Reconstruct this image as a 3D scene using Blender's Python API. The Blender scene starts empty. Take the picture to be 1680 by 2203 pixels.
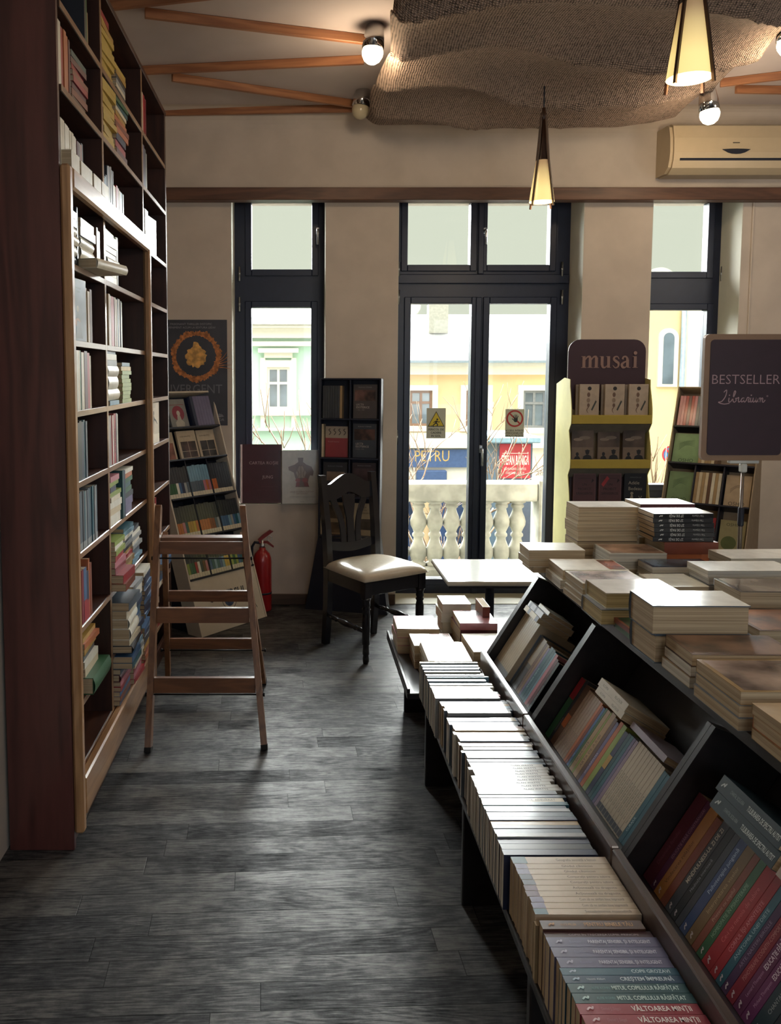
import bpy, math, random
from mathutils import Vector, Matrix
random.seed(7)
R = random.Random(11)
SC = bpy.context.scene
COL = SC.collection
V = Vector

# ------------------------------------------------------------------ camera
FPX, CX, CY, PITCH = 1800.0, 640.0, 955.0, math.radians(4.76)
EYE = V((0.0, 0.0, 1.58))
_ct, _st = math.cos(PITCH), math.sin(PITCH)
cam_d = bpy.data.cameras.new('camera')
cam = bpy.data.objects.new('camera', cam_d)
COL.objects.link(cam)
cam.location = EYE
cam.rotation_euler = (math.pi / 2 - PITCH, 0, 0)
cam_d.sensor_fit = 'VERTICAL'
cam_d.sensor_height = 36.0
cam_d.lens = FPX / 2203.0 * 36.0
cam_d.shift_x = (840.0 - CX) / 2203.0
cam_d.shift_y = -(1101.5 - CY) / 2203.0
cam_d.clip_start = 0.05
cam_d.clip_end = 300
SC.camera = cam

def ray(px, py):
    u, v = (px - CX) / FPX, (CY - py) / FPX
    return V((u, _ct + v * _st, -_st + v * _ct))
def atY(px, py, Y):
    d = ray(px, py); return EYE + d * (Y / d.y)
def atZ(px, py, z):
    d = ray(px, py); return EYE + d * ((z - EYE.z) / d.z)
def proj(p):
    d = p - EYE
    f = d.y * _ct - d.z * _st
    up = d.y * _st + d.z * _ct
    f = max(f, .01)
    return CX + FPX * d.x / f, CY - FPX * up / f

# ------------------------------------------------------------------ materials
def s2l(c):
    return c / 12.92 if c <= .04045 else ((c + .055) / 1.055) ** 2.4
def rgb(h):
    if isinstance(h, (tuple, list)):
        return (h[0], h[1], h[2], 1)
    h = h.lstrip('#')
    return tuple(s2l(int(h[i:i + 2], 16) / 255) for i in (0, 2, 4)) + (1,)
_mats = {}
def newmat(name):
    m = bpy.data.materials.new(name); m.use_nodes = True
    nt = m.node_tree
    return m, nt, nt.nodes['Principled BSDF']
def N(nt, kind, **kw):
    n = nt.nodes.new(kind)
    for k, v in kw.items():
        if k in n.inputs.keys(): n.inputs[k].default_value = v
        else: setattr(n, k, v)
    return n
def plain(name, col, rough=.55, metal=0.0, var=.10, scale=18.0, bump=0.0, coat=0.0, stretch=None, spec=.5):
    """a painted / printed / moulded surface with slight mottling"""
    key = (name, str(col), rough, metal, var, scale, bump, coat)
    if key in _mats: return _mats[key]
    m, nt, b = newmat(name)
    c = rgb(col)
    tc = N(nt, 'ShaderNodeTexCoord')
    src = tc.outputs['Object']
    if stretch:
        mp = N(nt, 'ShaderNodeMapping'); mp.inputs['Scale'].default_value = stretch
        nt.links.new(src, mp.inputs[0]); src = mp.outputs[0]
    no = N(nt, 'ShaderNodeTexNoise', Scale=scale, Detail=4.0)
    nt.links.new(src, no.inputs['Vector'])
    ra = N(nt, 'ShaderNodeValToRGB')
    lo = tuple(max(0, x * (1 - var)) for x in c[:3]) + (1,)
    hi = tuple(min(1, x * (1 + var)) for x in c[:3]) + (1,)
    ra.color_ramp.elements[0].position = .35; ra.color_ramp.elements[0].color = lo
    ra.color_ramp.elements[1].position = .65; ra.color_ramp.elements[1].color = hi
    nt.links.new(no.outputs['Fac'], ra.inputs[0])
    nt.links.new(ra.outputs[0], b.inputs['Base Color'])
    b.inputs['Roughness'].default_value = rough
    b.inputs['Metallic'].default_value = metal
    b.inputs['Specular IOR Level'].default_value = spec
    if coat: b.inputs['Coat Weight'].default_value = coat; b.inputs['Coat Roughness'].default_value = .12
    if bump:
        bp = N(nt, 'ShaderNodeBump', Strength=bump, Distance=.004)
        nt.links.new(no.outputs['Fac'], bp.inputs['Height'])
        nt.links.new(bp.outputs[0], b.inputs['Normal'])
    _mats[key] = m
    return m
def wood(name, c1, c2, rough=.4, axis='Z', scale=6.0, coat=0.0, spec=.5):
    key = ('wood', name, axis)
    if key in _mats: return _mats[key]
    m, nt, b = newmat(name)
    tc = N(nt, 'ShaderNodeTexCoord'); mp = N(nt, 'ShaderNodeMapping')
    s = {'X': (.12, 1, 1), 'Y': (1, .12, 1), 'Z': (1, 1, .12)}[axis]
    mp.inputs['Scale'].default_value = s
    nt.links.new(tc.outputs['Object'], mp.inputs[0])
    n1 = N(nt, 'ShaderNodeTexNoise', Scale=scale, Detail=3.0, Distortion=.6)
    n2 = N(nt, 'ShaderNodeTexNoise', Scale=scale * 14, Detail=5.0)
    nt.links.new(mp.outputs[0], n1.inputs['Vector']); nt.links.new(mp.outputs[0], n2.inputs['Vector'])
    w = N(nt, 'ShaderNodeMath', operation='SINE'); k = N(nt, 'ShaderNodeMath', operation='MULTIPLY'); k.inputs[1].default_value = 42
    nt.links.new(n1.outputs['Fac'], k.inputs[0]); nt.links.new(k.outputs[0], w.inputs[0])
    a = N(nt, 'ShaderNodeMath', operation='MULTIPLY_ADD'); a.inputs[1].default_value = .22; a.inputs[2].default_value = .25
    nt.links.new(w.outputs[0], a.inputs[0])
    a2 = N(nt, 'ShaderNodeMath', operation='MULTIPLY_ADD'); a2.inputs[1].default_value = .55
    nt.links.new(n2.outputs['Fac'], a2.inputs[0]); nt.links.new(a.outputs[0], a2.inputs[2])
    mx = N(nt, 'ShaderNodeMix', data_type='RGBA')
    nt.links.new(a2.outputs[0], mx.inputs['Factor'])
    mx.inputs['A'].default_value = rgb(c1); mx.inputs['B'].default_value = rgb(c2)
    nt.links.new(mx.outputs['Result'], b.inputs['Base Color'])
    b.inputs['Roughness'].default_value = rough
    b.inputs['Specular IOR Level'].default_value = spec
    if coat: b.inputs['Coat Weight'].default_value = coat; b.inputs['Coat Roughness'].default_value = .15
    bp = N(nt, 'ShaderNodeBump', Strength=.12, Distance=.002)
    nt.links.new(n2.outputs['Fac'], bp.inputs['Height']); nt.links.new(bp.outputs[0], b.inputs['Normal'])
    _mats[key] = m
    return m
def emis(name, col, strength, base='#ffffff'):
    key = ('em', name)
    if key in _mats: return _mats[key]
    m, nt, b = newmat(name)
    b.inputs['Base Color'].default_value = rgb(base)
    b.inputs['Emission Color'].default_value = rgb(col)
    b.inputs['Emission Strength'].default_value = strength
    _mats[key] = m
    return m
def cover(col, gloss=.35):
    return plain('cover_print', col, rough=gloss, var=.07, scale=25.0, coat=.25 if gloss < .4 else 0)
def ink(col):
    return plain('ink', col, rough=.5, var=.0)

# pages: fine lines across the thickness
def make_pages(name, c1, c2):
    m, nt, b = newmat(name)
    tc = N(nt, 'ShaderNodeTexCoord'); mp = N(nt, 'ShaderNodeMapping'); mp.inputs['Scale'].default_value = (2, 2, 420)
    no = N(nt, 'ShaderNodeTexNoise', Scale=1.0, Detail=3.0)
    nt.links.new(tc.outputs['Object'], mp.inputs[0]); nt.links.new(mp.outputs[0], no.inputs['Vector'])
    ra = N(nt, 'ShaderNodeValToRGB')
    ra.color_ramp.elements[0].position = .3; ra.color_ramp.elements[0].color = rgb(c1)
    ra.color_ramp.elements[1].position = .6; ra.color_ramp.elements[1].color = rgb(c2)
    nt.links.new(no.outputs['Fac'], ra.inputs[0]); nt.links.new(ra.outputs[0], b.inputs['Base Color'])
    b.inputs['Roughness'].default_value = .8
    return m
PAGES = make_pages('paper_cream', '#917c60', '#bda989')
PAGES_W = make_pages('paper_white', '#a39a8a', '#cfc8b8')
FILM = None

# ------------------------------------------------------------------ mesh builder
class MB:
    def __init__(s, M=None):
        s.v, s.f, s.m, s.sm = [], [], [], []
        s.M = M
    def add(s, verts, faces, mat, smooth=False, M=None):
        b = len(s.v)
        T = M if M is not None else None
        for p in verts:
            p = V(p)
            if T is not None: p = T @ p
            if s.M is not None: p = s.M @ p
            s.v.append(p)
        for f in faces:
            s.f.append([b + i for i in f]); s.m.append(mat); s.sm.append(smooth)
        return s
    def box(s, lo, hi, mat, M=None):
        x0, y0, z0 = lo; x1, y1, z1 = hi
        vs = [(x0, y0, z0), (x1, y0, z0), (x1, y1, z0), (x0, y1, z0), (x0, y0, z1), (x1, y0, z1), (x1, y1, z1), (x0, y1, z1)]
        fs = [(0, 3, 2, 1), (4, 5, 6, 7), (0, 1, 5, 4), (1, 2, 6, 5), (2, 3, 7, 6), (3, 0, 4, 7)]
        return s.add(vs, fs, mat, M=M)
    def bbox(s, lo, hi, mat, bev=.004, M=None):
        """box with chamfered edges"""
        x0, y0, z0 = lo; x1, y1, z1 = hi
        b = min(bev, (x1 - x0) * .45, (y1 - y0) * .45, (z1 - z0) * .45)
        vs, idx = [], {}
        for ix, (x, sx) in enumerate(((x0, 1), (x1, -1))):
            for iy, (y, sy) in enumerate(((y0, 1), (y1, -1))):
                for iz, (z, sz) in enumerate(((z0, 1), (z1, -1))):
                    idx[ix, iy, iz] = len(vs)
                    vs += [(x, y + sy * b, z + sz * b), (x + sx * b, y, z + sz * b), (x + sx * b, y + sy * b, z)]
        I = lambda a, c, d, k: idx[a, c, d] + k
        fs = []
        for a in (0, 1):
            fs.append([I(a, 0, 0, 0), I(a, 1, 0, 0), I(a, 1, 1, 0), I(a, 0, 1, 0)])
            fs.append([I(0, a, 0, 1), I(1, a, 0, 1), I(1, a, 1, 1), I(0, a, 1, 1)])
            fs.append([I(0, 0, a, 2), I(1, 0, a, 2), I(1, 1, a, 2), I(0, 1, a, 2)])
        for c in (0, 1):
            for d in (0, 1):
                fs.append([I(0, c, d, 1), I(1, c, d, 1), I(1, c, d, 2), I(0, c, d, 2)])
                fs.append([I(c, 0, d, 0), I(c, 1, d, 0), I(c, 1, d, 2), I(c, 0, d, 2)])
                fs.append([I(c, d, 0, 0), I(c, d, 1, 0), I(c, d, 1, 1), I(c, d, 0, 1)])
        for k in idx.values(): fs.append([k, k + 1, k + 2])
        # outward normals
        c0 = V(((x0 + x1) / 2, (y0 + y1) / 2, (z0 + z1) / 2))
        out = []
        for f in fs:
            p = [V(vs[i]) for i in f]
            n = (p[1] - p[0]).cross(p[2] - p[0])
            cc = sum(p, V()) / len(p)
            out.append(f if n.dot(cc - c0) > 0 else f[::-1])
        return s.add(vs, out, mat, M=M)
    def prism(s, poly, ext, mat, M=None):
        """poly: 3D points in order, extruded by vector ext"""
        n = len(poly); e = V(ext)
        p = [V(q) for q in poly]
        nn = V()
        for i in range(n): nn += (p[i] - p[0]).cross(p[(i + 1) % n] - p[0])
        if nn.dot(e) > 0: p = p[::-1]
        vs = p + [q + e for q in p]
        fs = [list(range(n)), list(range(2 * n - 1, n - 1, -1))]
        for i in range(n):
            j = (i + 1) % n
            fs.append([j, i, n + i, n + j])
        return s.add(vs, fs, mat, M=M)
    def lathe(s, prof, mat, seg=20, M=None, smooth=True, cap=True):
        """prof: (radius, z) from bottom to top, about local z"""
        vs, fs = [], []
        for r, z in prof:
            for k in range(seg):
                a = 2 * math.pi * k / seg
                vs.append((r * math.cos(a), r * math.sin(a), z))
        for i in range(len(prof) - 1):
            for k in range(seg):
                k2 = (k + 1) % seg
                fs.append([i * seg + k, i * seg + k2, (i + 1) * seg + k2, (i + 1) * seg + k])
        if cap:
            fs.append(list(range(seg - 1, -1, -1)))
            fs.append([(len(prof) - 1) * seg + k for k in range(seg)])
        return s.add(vs, fs, mat, smooth=smooth, M=M)
    def tube(s, pts, r, mat, seg=8, M=None):
        pts = [V(p) for p in pts]; n = len(pts)
        rs = r if isinstance(r, (list, tuple)) else [r] * n
        vs, fs = [], []
        up = None
        for i, p in enumerate(pts):
            t = (pts[min(i + 1, n - 1)] - pts[max(i - 1, 0)]).normalized()
            if up is None: up = t.orthogonal().normalized()
            up = (up - t * up.dot(t)).normalized(); b = t.cross(up)
            for k in range(seg):
                a = 2 * math.pi * k / seg
                vs.append(p + (up * math.cos(a) + b * math.sin(a)) * rs[i])
        for i in range(n - 1):
            for k in range(seg):
                k2 = (k + 1) % seg
                fs.append([i * seg + k, i * seg + k2, (i + 1) * seg + k2, (i + 1) * seg + k])
        fs.append(list(range(seg - 1, -1, -1))); fs.append([(n - 1) * seg + k for k in range(seg)])
        return s.add(vs, fs, mat, smooth=True, M=M)
    def bar(s, p0, p1, w, h, mat, side=None, M=None):
        """rectangular bar p0->p1: w along side, h across"""
        p0, p1 = V(p0), V(p1); t = (p1 - p0).normalized()
        a = V(side) if side is not None else V((1, 0, 0))
        a = (a - t * a.dot(t)).normalized(); b = t.cross(a)
        vs = []
        for p in (p0, p1):
            for i, j in ((-1, -1), (1, -1), (1, 1), (-1, 1)):
                vs.append(p + a * (i * w / 2) + b * (j * h / 2))
        fs = [(3, 2, 1, 0), (4, 5, 6, 7), (0, 1, 5, 4), (1, 2, 6, 5), (2, 3, 7, 6), (3, 0, 4, 7)]
        return s.add(vs, fs, mat, M=M)
    def flat(s, poly, o, u, v, mat, M=None):
        """flat polygon given in 2D, on the plane o + x u + y v"""
        o, u, v = V(o), V(u), V(v)
        return s.add([o + u * x + v * y for x, y in poly], [list(range(len(poly)))], mat, M=M)
    def rect(s, x0, y0, x1, y1, o, u, v, mat, M=None):
        return s.flat([(x0, y0), (x1, y0), (x1, y1), (x0, y1)], o, u, v, mat, M=M)
    def disc(s, cx, cy, r, o, u, v, mat, ry=None, seg=28, r0=0, ry0=None, M=None):
        ry = r if ry is None else ry
        o, u, v = V(o), V(u), V(v)
        pt = lambda a, p, q: o + u * (cx + p * math.cos(a)) + v * (cy + q * math.sin(a))
        if not r0:
            return s.add([pt(2 * math.pi * k / seg, r, ry) for k in range(seg)], [list(range(seg))], mat, M=M)
        ry0 = r0 if ry0 is None else ry0
        vs, fs = [], []
        for k in range(seg):
            a = 2 * math.pi * k / seg
            vs += [pt(a, r, ry), pt(a, r0, ry0)]
        for k in range(seg):
            j = (k + 1) % seg
            fs.append([2 * k, 2 * j, 2 * j + 1, 2 * k + 1])
        return s.add(vs, fs, mat, M=M)
    def stroke(s, pts, w, o, u, v, mat, sub=6, M=None):
        """a pen stroke through 2D points with widths w"""
        o, u, v = V(o), V(u), V(v)
        n = len(pts)
        ws = w if isinstance(w, (list, tuple)) else [w] * n
        P, W = [], []
        for i in range(n - 1):
            p0, p1, p2, p3 = (V(pts[max(i - 1, 0)]), V(pts[i]), V(pts[i + 1]), V(pts[min(i + 2, n - 1)]))
            for k in range(sub):
                t = k / sub
                P.append(.5 * ((2 * p1) + (p2 - p0) * t + (2 * p0 - 5 * p1 + 4 * p2 - p3) * t * t + (3 * p1 - p0 - 3 * p2 + p3) * t ** 3))
                W.append(ws[i] + (ws[i + 1] - ws[i]) * t)
        P.append(V(pts[-1])); W.append(ws[-1])
        vs, fs = [], []
        for i, p in enumerate(P):
            t = P[min(i + 1, len(P) - 1)] - P[max(i - 1, 0)]
            if t.length < 1e-9: t = V((1, 0))
            t.normalize(); nn = V((-t.y, t.x))
            for sg in (1, -1):
                q = p + nn * (sg * W[i] / 2)
                vs.append(o + u * q.x + v * q.y)
        for i in range(len(P) - 1):
            fs.append([2 * i + 1, 2 * i + 3, 2 * i + 2, 2 * i])
        return s.add(vs, fs, mat, M=M)
    def text(s, txt, h, o, u, v, mat, x=0, y=0, fit=None, align='L', bold=False, M=None, track=1.0, squash=1.0):
        """lettering of cap height h at 2D (x, y) on plane o,u,v; fit = largest width"""
        o, u, v = V(o), V(u), V(v)
        G = GLYPH_L if bold == 'light' else GLYPH_B if bold else GLYPH
        k = h / CAPH
        wid = sum(G.get(c, G['?'])[2] * track for c in txt) * k * squash
        kx = k * squash
        if fit and wid > fit:
            kx *= fit / wid; wid = fit
        cx = x - (wid / 2 if align == 'C' else wid if align == 'R' else 0)
        for c in txt:
            gv, gf, adv = G.get(c, G['?'])
            if gf:
                s.add([o + u * (cx + p[0] * kx) + v * (y + p[1] * k) for p in gv], gf, mat, M=M)
            cx += adv * track * kx
        return s
    def build(s, name, parent=None, mw=None, kind=None, autosmooth=False):
        me = bpy.data.meshes.new(name)
        me.from_pydata([tuple(p) for p in s.v], [], s.f)
        slots = []
        lookup = {}
        for m in s.m:
            if m.name not in lookup:
                lookup[m.name] = len(slots); slots.append(m); me.materials.append(m)
        me.polygons.foreach_set('material_index', [lookup[m.name] for m in s.m])
        me.polygons.foreach_set('use_smooth', s.sm)
        me.update()
        o = bpy.data.objects.new(name, me)
        COL.objects.link(o)
        if parent is not None: o.parent = parent
        if mw is not None: o.matrix_world = mw
        if kind: o['kind'] = kind
        return o

# glyphs of the built-in typeface, read once
def load_glyphs(chars, offset):
    objs = []
    for c in chars:
        for body in (c, c + '|'):
            cu = bpy.data.curves.new('glyph', 'FONT'); cu.body = body; cu.size = 1.0
            cu.resolution_u = 2; cu.offset = offset
            o = bpy.data.objects.new('glyph', cu); COL.objects.link(o); objs.append(o)
    bpy.context.view_layer.update()
    dg = bpy.context.evaluated_depsgraph_get()
    raw = []
    for o in objs:
        me = bpy.data.meshes.new_from_object(o.evaluated_get(dg))
        raw.append(([tuple(v.co) for v in me.vertices], [list(p.vertices) for p in me.polygons]))
        bpy.data.meshes.remove(me)
    for o in objs:
        cu = o.data
        bpy.data.objects.remove(o); bpy.data.curves.remove(cu)
    mx = lambda r: max((p[0] for p in r[0]), default=0)
    bar_max = None
    out = {}
    for i, c in enumerate(chars):
        if c == '|': bar_max = mx(raw[2 * i])
    for i, c in enumerate(chars):
        out[c] = (raw[2 * i][0], raw[2 * i][1], mx(raw[2 * i + 1]) - bar_max)
    return out
_chars = sorted(set("|?ABCDEFGHIJKLMNOPQRSTUVWXYZabcdefghijklmnopqrstuvwxyz0123456789 .,-:!()&/ĂÂÎȘȚăâîșțèéÈ®•"))
GLYPH = load_glyphs(_chars, 0.0)
GLYPH_B = load_glyphs(_chars, 0.018)
GLYPH_L = load_glyphs(_chars, -0.010)
CAPH = max(p[1] for p in GLYPH['H'][0])

# ------------------------------------------------------------------ objects
def tag(o, label, cat, group=None, kind=None):
    if label: o['label'] = label
    if cat: o['category'] = cat
    if group: o['group'] = group
    if kind: o['kind'] = kind
    return o
def thing(name, label, cat, loc=(0, 0, 0), rot=None, group=None, mw=None):
    o = bpy.data.objects.new(name, None); o.empty_display_size = .05
    COL.objects.link(o)
    if mw is not None: o.matrix_world = mw
    else:
        o.location = loc
        if rot is not None: o.rotation_euler = rot
    return tag(o, label, cat, group)
def frame(o, ex, ey, ez):
    M = Matrix.Identity(4)
    for i, c in enumerate((ex, ey, ez, o)):
        c = V(c)
        for j in range(3): M[j][i] = c[j]
    return M
_ONES = 'zeroth first second third fourth fifth sixth seventh eighth ninth tenth eleventh twelfth thirteenth fourteenth fifteenth sixteenth seventeenth eighteenth nineteenth'.split()
_TENS = {2: 'twent', 3: 'thirt', 4: 'fort', 5: 'fift', 6: 'sixt', 7: 'sevent', 8: 'eight', 9: 'ninet'}
def nth(n):
    if n < 20: return _ONES[n]
    if n >= 100: return 'one-hundred-' + nth(n - 100) if n > 100 else 'hundredth'
    t, o = divmod(n, 10)
    return _TENS[t] + ('ieth' if o == 0 else 'y-' + _ONES[o])
# ================================================================== setting
WY = 5.655                     # room face of the window wall
CEIL = 3.30
PLASTER = plain('wall_plaster', '#c6baad', rough=.85, var=.06, scale=5.0, bump=.05)
PLASTER_R = plain('reveal_plaster', '#c9c6b8', rough=.8, var=.03, scale=5.0)
CEILM = plain('ceiling_plaster', '#c4b9b6', rough=.9, var=.05, scale=3.0)
FRAME = plain('window_frame_paint', '#182036', rough=.38, var=.08, scale=20)
STEEL = plain('brushed_metal', '#b9bcc0', rough=.28, metal=1.0, var=.05)
CHROME = plain('chrome', '#c8c8c8', rough=.12, metal=1.0, var=.02)
BLACK = plain('black_board', '#151a2b', rough=.42, var=.12, scale=14)
BLACKM = plain('black_matte', '#131828', rough=.65, var=.1)

def floor_material():
    m, nt, b = newmat('floor_planks')
    tc = N(nt, 'ShaderNodeTexCoord'); mp = N(nt, 'ShaderNodeMapping')
    mp.inputs['Rotation'].default_value = (0, 0, math.radians(-2.6))
    nt.links.new(tc.outputs['Object'], mp.inputs[0])
    # rows of planks, each row pushed along by its own amount
    sy_ = N(nt, 'ShaderNodeSeparateXYZ'); nt.links.new(mp.outputs[0], sy_.inputs[0])
    dv = N(nt, 'ShaderNodeMath', operation='DIVIDE'); dv.inputs[1].default_value = .098; nt.links.new(sy_.outputs['Y'], dv.inputs[0])
    fl = N(nt, 'ShaderNodeMath', operation='FLOOR'); nt.links.new(dv.outputs[0], fl.inputs[0])
    wn = N(nt, 'ShaderNodeTexWhiteNoise', noise_dimensions='1D'); nt.links.new(fl.outputs[0], wn.inputs['W'])
    sh = N(nt, 'ShaderNodeMath', operation='MULTIPLY_ADD'); sh.inputs[1].default_value = 1.3; nt.links.new(wn.outputs['Value'], sh.inputs[0]); nt.links.new(sy_.outputs['X'], sh.inputs[2])
    pv = N(nt, 'ShaderNodeCombineXYZ'); nt.links.new(sh.outputs[0], pv.inputs[0]); nt.links.new(sy_.outputs['Y'], pv.inputs[1])
    def brick(c1, c2, mort, msize):
        br = N(nt, 'ShaderNodeTexBrick', offset=0.0, squash=1.0)
        br.inputs['Color1'].default_value = c1; br.inputs['Color2'].default_value = c2; br.inputs['Mortar'].default_value = mort
        br.inputs['Scale'].default_value = 1.0; br.inputs['Mortar Size'].default_value = msize
        br.inputs['Mortar Smooth'].default_value = .3
        br.inputs['Brick Width'].default_value = .95; br.inputs['Row Height'].default_value = .098
        nt.links.new(pv.outputs[0], br.inputs['Vector'])
        return br
    rnd = brick((0, 0, 0, 1), (1, 1, 1, 1), (.5, .5, .5, 1), 0.0)      # a random value for each plank
    gap = brick((1, 1, 1, 1), (1, 1, 1, 1), (0, 0, 0, 1), .0016)
    # every plank gets its own slice of the grain
    sep = N(nt, 'ShaderNodeSeparateColor'); nt.links.new(rnd.outputs['Color'], sep.inputs[0])
    off = N(nt, 'ShaderNodeCombineXYZ')
    k = N(nt, 'ShaderNodeMath', operation='MULTIPLY'); k.inputs[1].default_value = 37.0
    nt.links.new(sep.outputs[0], k.inputs[0]); nt.links.new(k.outputs[0], off.inputs[2])
    ad = N(nt, 'ShaderNodeVectorMath', operation='ADD'); nt.links.new(pv.outputs[0], ad.inputs[0]); nt.links.new(off.outputs[0], ad.inputs[1])
    st = N(nt, 'ShaderNodeMapping'); st.inputs['Scale'].default_value = (1.5, 11, 1); nt.links.new(ad.outputs[0], st.inputs[0])
    n1 = N(nt, 'ShaderNodeTexNoise', Scale=1.0, Detail=2.5, Distortion=.5); nt.links.new(st.outputs[0], n1.inputs['Vector'])
    ring = N(nt, 'ShaderNodeMath', operation='MULTIPLY'); ring.inputs[1].default_value = 90
    sn = N(nt, 'ShaderNodeMath', operation='SINE')
    nt.links.new(n1.outputs['Fac'], ring.inputs[0]); nt.links.new(ring.outputs[0], sn.inputs[0])
    st2 = N(nt, 'ShaderNodeMapping'); st2.inputs['Scale'].default_value = (14, 190, 1); nt.links.new(ad.outputs[0], st2.inputs[0])
    n2 = N(nt, 'ShaderNodeTexNoise', Scale=1.0, Detail=5.0, Roughness=.65); nt.links.new(st2.outputs[0], n2.inputs['Vector'])
    n3 = N(nt, 'ShaderNodeTexNoise', Scale=5.0, Detail=6.0, Roughness=.7); nt.links.new(ad.outputs[0], n3.inputs['Vector'])   # scuffs
    def mul(a, s, c=None):
        q = N(nt, 'ShaderNodeMath', operation='MULTIPLY_ADD'); q.inputs[1].default_value = s
        q.inputs[2].default_value = 0
        nt.links.new(a, q.inputs[0])
        if c is not None: nt.links.new(c, q.inputs[2])
        return q.outputs[0]
    tot = mul(sn.outputs[0], .055)
    tot = mul(n2.outputs['Fac'], .85, tot)
    tot = mul(n3.outputs['Fac'], .95, tot)
    tot = mul(sep.outputs[0], .24, tot)
    tot = mul(tot, .62)
    ra = N(nt, 'ShaderNodeValToRGB'); nt.links.new(tot, ra.inputs[0])
    e = ra.color_ramp.elements
    e[0].position = .40; e[0].color = rgb('#121418')
    e[1].position = .86; e[1].color = rgb('#75736f')
    q = e.new(.60); q.color = rgb('#3a3a3c')
    mx = N(nt, 'ShaderNodeMix', data_type='RGBA', blend_type='MULTIPLY'); mx.inputs['Factor'].default_value = .9
    nt.links.new(ra.outputs[0], mx.inputs['A']); nt.links.new(gap.outputs['Color'], mx.inputs['B'])
    nt.links.new(mx.outputs['Result'], b.inputs['Base Color'])
    rr = N(nt, 'ShaderNodeMapRange'); rr.inputs['From Min'].default_value = .38; rr.inputs['From Max'].default_value = .85
    rr.inputs['To Min'].default_value = .62; rr.inputs['To Max'].default_value = .27
    nt.links.new(tot, rr.inputs['Value']); nt.links.new(rr.outputs[0], b.inputs['Roughness'])
    r2 = N(nt, 'ShaderNodeMapRange'); r2.inputs['From Min'].default_value = .42; r2.inputs['From Max'].default_value = .80
    r2.inputs['To Min'].default_value = .04; r2.inputs['To Max'].default_value = .34
    nt.links.new(tot, r2.inputs['Value']); nt.links.new(r2.outputs[0], b.inputs['Specular IOR Level'])
    bp = N(nt, 'ShaderNodeBump', Strength=.5, Distance=.004)
    hm = N(nt, 'ShaderNodeMath', operation='MULTIPLY'); nt.links.new(tot, hm.inputs[0]); nt.links.new(gap.outputs['Color'], hm.inputs[1])
    nt.links.new(hm.outputs[0], bp.inputs['Height']); nt.links.new(bp.outputs[0], b.inputs['Normal'])
    return m

XL, XR, YB = -0.968, 5.0, -3.0
MB().box((XL - .1, YB, -.12), (XR, WY + .40, 0), floor_material()).build('floor', kind='structure')
MB().box((XL - .1, YB, CEIL), (XR, WY + .40, CEIL + .1), CEILM).build('ceiling', kind='structure')
MB().box((XL - .1, YB, 0), (XL, WY, CEIL), PLASTER).build('wall_left', kind='structure')
MB().box((XR, YB, 0), (XR + .1, WY + .4, CEIL), PLASTER).build('wall_right', kind='structure')
rw = MB(); RX0, RX1, RZ0, RZ1 = .05, 3.55, .8, 2.6  # unseen rear wall; its opening is added to let fill light in
rw.box((XL - .1, YB - .1, 0), (RX0, YB, CEIL), PLASTER); rw.box((RX1, YB - .1, 0), (XR + .1, YB, CEIL), PLASTER)
rw.box((RX0, YB - .1, 0), (RX1, YB, RZ0), PLASTER); rw.box((RX0, YB - .1, RZ1), (RX1, YB, CEIL), PLASTER)
rw.build('wall_rear', kind='structure')
rf_ = MB()
for x in (RX0, (RX0 * 2 + RX1) / 3 - .03, (RX0 + RX1 * 2) / 3 - .03, RX1 - .06): rf_.box((x, YB - .08, RZ0), (x + .06, YB - .02, RZ1), FRAME)
for z in (RZ0, RZ1 - .06): rf_.box((RX0, YB - .079, z), (RX1, YB - .021, z + .06), FRAME)
rf_.build('added_rear_window', kind='structure')  # made-up frame for the opening that the fill light shines through
# window wall with its three openings
W1, D1, W3 = (-.443, .190), (.670, 1.905), (2.355, 2.955)
OT, SILL = 2.77, .695
wb = MB()
WB = WY + .40
for x0, x1 in ((XL - .1, W1[0]), (W1[1], D1[0]), (D1[1], W3[0]), (W3[1], XR)):
    wb.box((x0, WY, 0), (x1, WB, OT), PLASTER)
wb.box((XL - .1, WY, OT), (XR, WB, CEIL), PLASTER)
wb.box((W1[0], WY, 0), (W1[1], WB, SILL), PLASTER)
wb.box((W3[0], WY, 0), (W3[1], WB, SILL), PLASTER)
# rounded cove where wall meets ceiling
rc = .14
prof = [(0, WY, CEIL - rc)]
for k in range(9):
    a = math.pi / 2 * k / 8
    prof.append((0, WY - rc + rc * math.cos(a), CEIL - rc + rc * math.sin(a)))
prof = [V((XL, y, z)) for _, y, z in prof[1:]] + [V((XL, WY, CEIL))]
wb.prism(prof, (XR - XL, 0, 0), PLASTER)
wb.build('wall_back', kind='structure')
# white lining of the window reveals
rv = MB()
for (x0, x1), z0 in ((W1, SILL), (D1, 0.0), (W3, SILL)):
    rv.box((x0, WY + .001, z0), (x0 + .004, WY + .28, OT), PLASTER_R)
    rv.box((x1 - .004, WY + .001, z0), (x1, WY + .28, OT), PLASTER_R)
    rv.box((x0, WY + .001, z0), (x1, WY + .28, z0 + .004), PLASTER_R)
rv.build('trim_1', kind='structure')
MB().bbox((XL, WY - .095, 2.712), (XR, WY, 2.792), wood('beam_wood', '#3a241a', '#6d4a36', .5, 'X'), .004).build('trim_2', kind='structure')
MB().bbox((3.012, WY - .012, .0), (3.026, WY, 2.712), PLASTER, .003).build('trim_3', kind='structure')
bs = MB()
for x0, x1 in ((XL, W1[0]), (W1[0], D1[0] - .0), (D1[1], XR)):
    bs.bbox((x0, WY - .014, 0), (x1, WY, .075), wood('baseboard_wood', '#3b2c22', '#5f4a3a', .5, 'X'), .003)
bs.build('baseboard_back', kind='structure')

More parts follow.
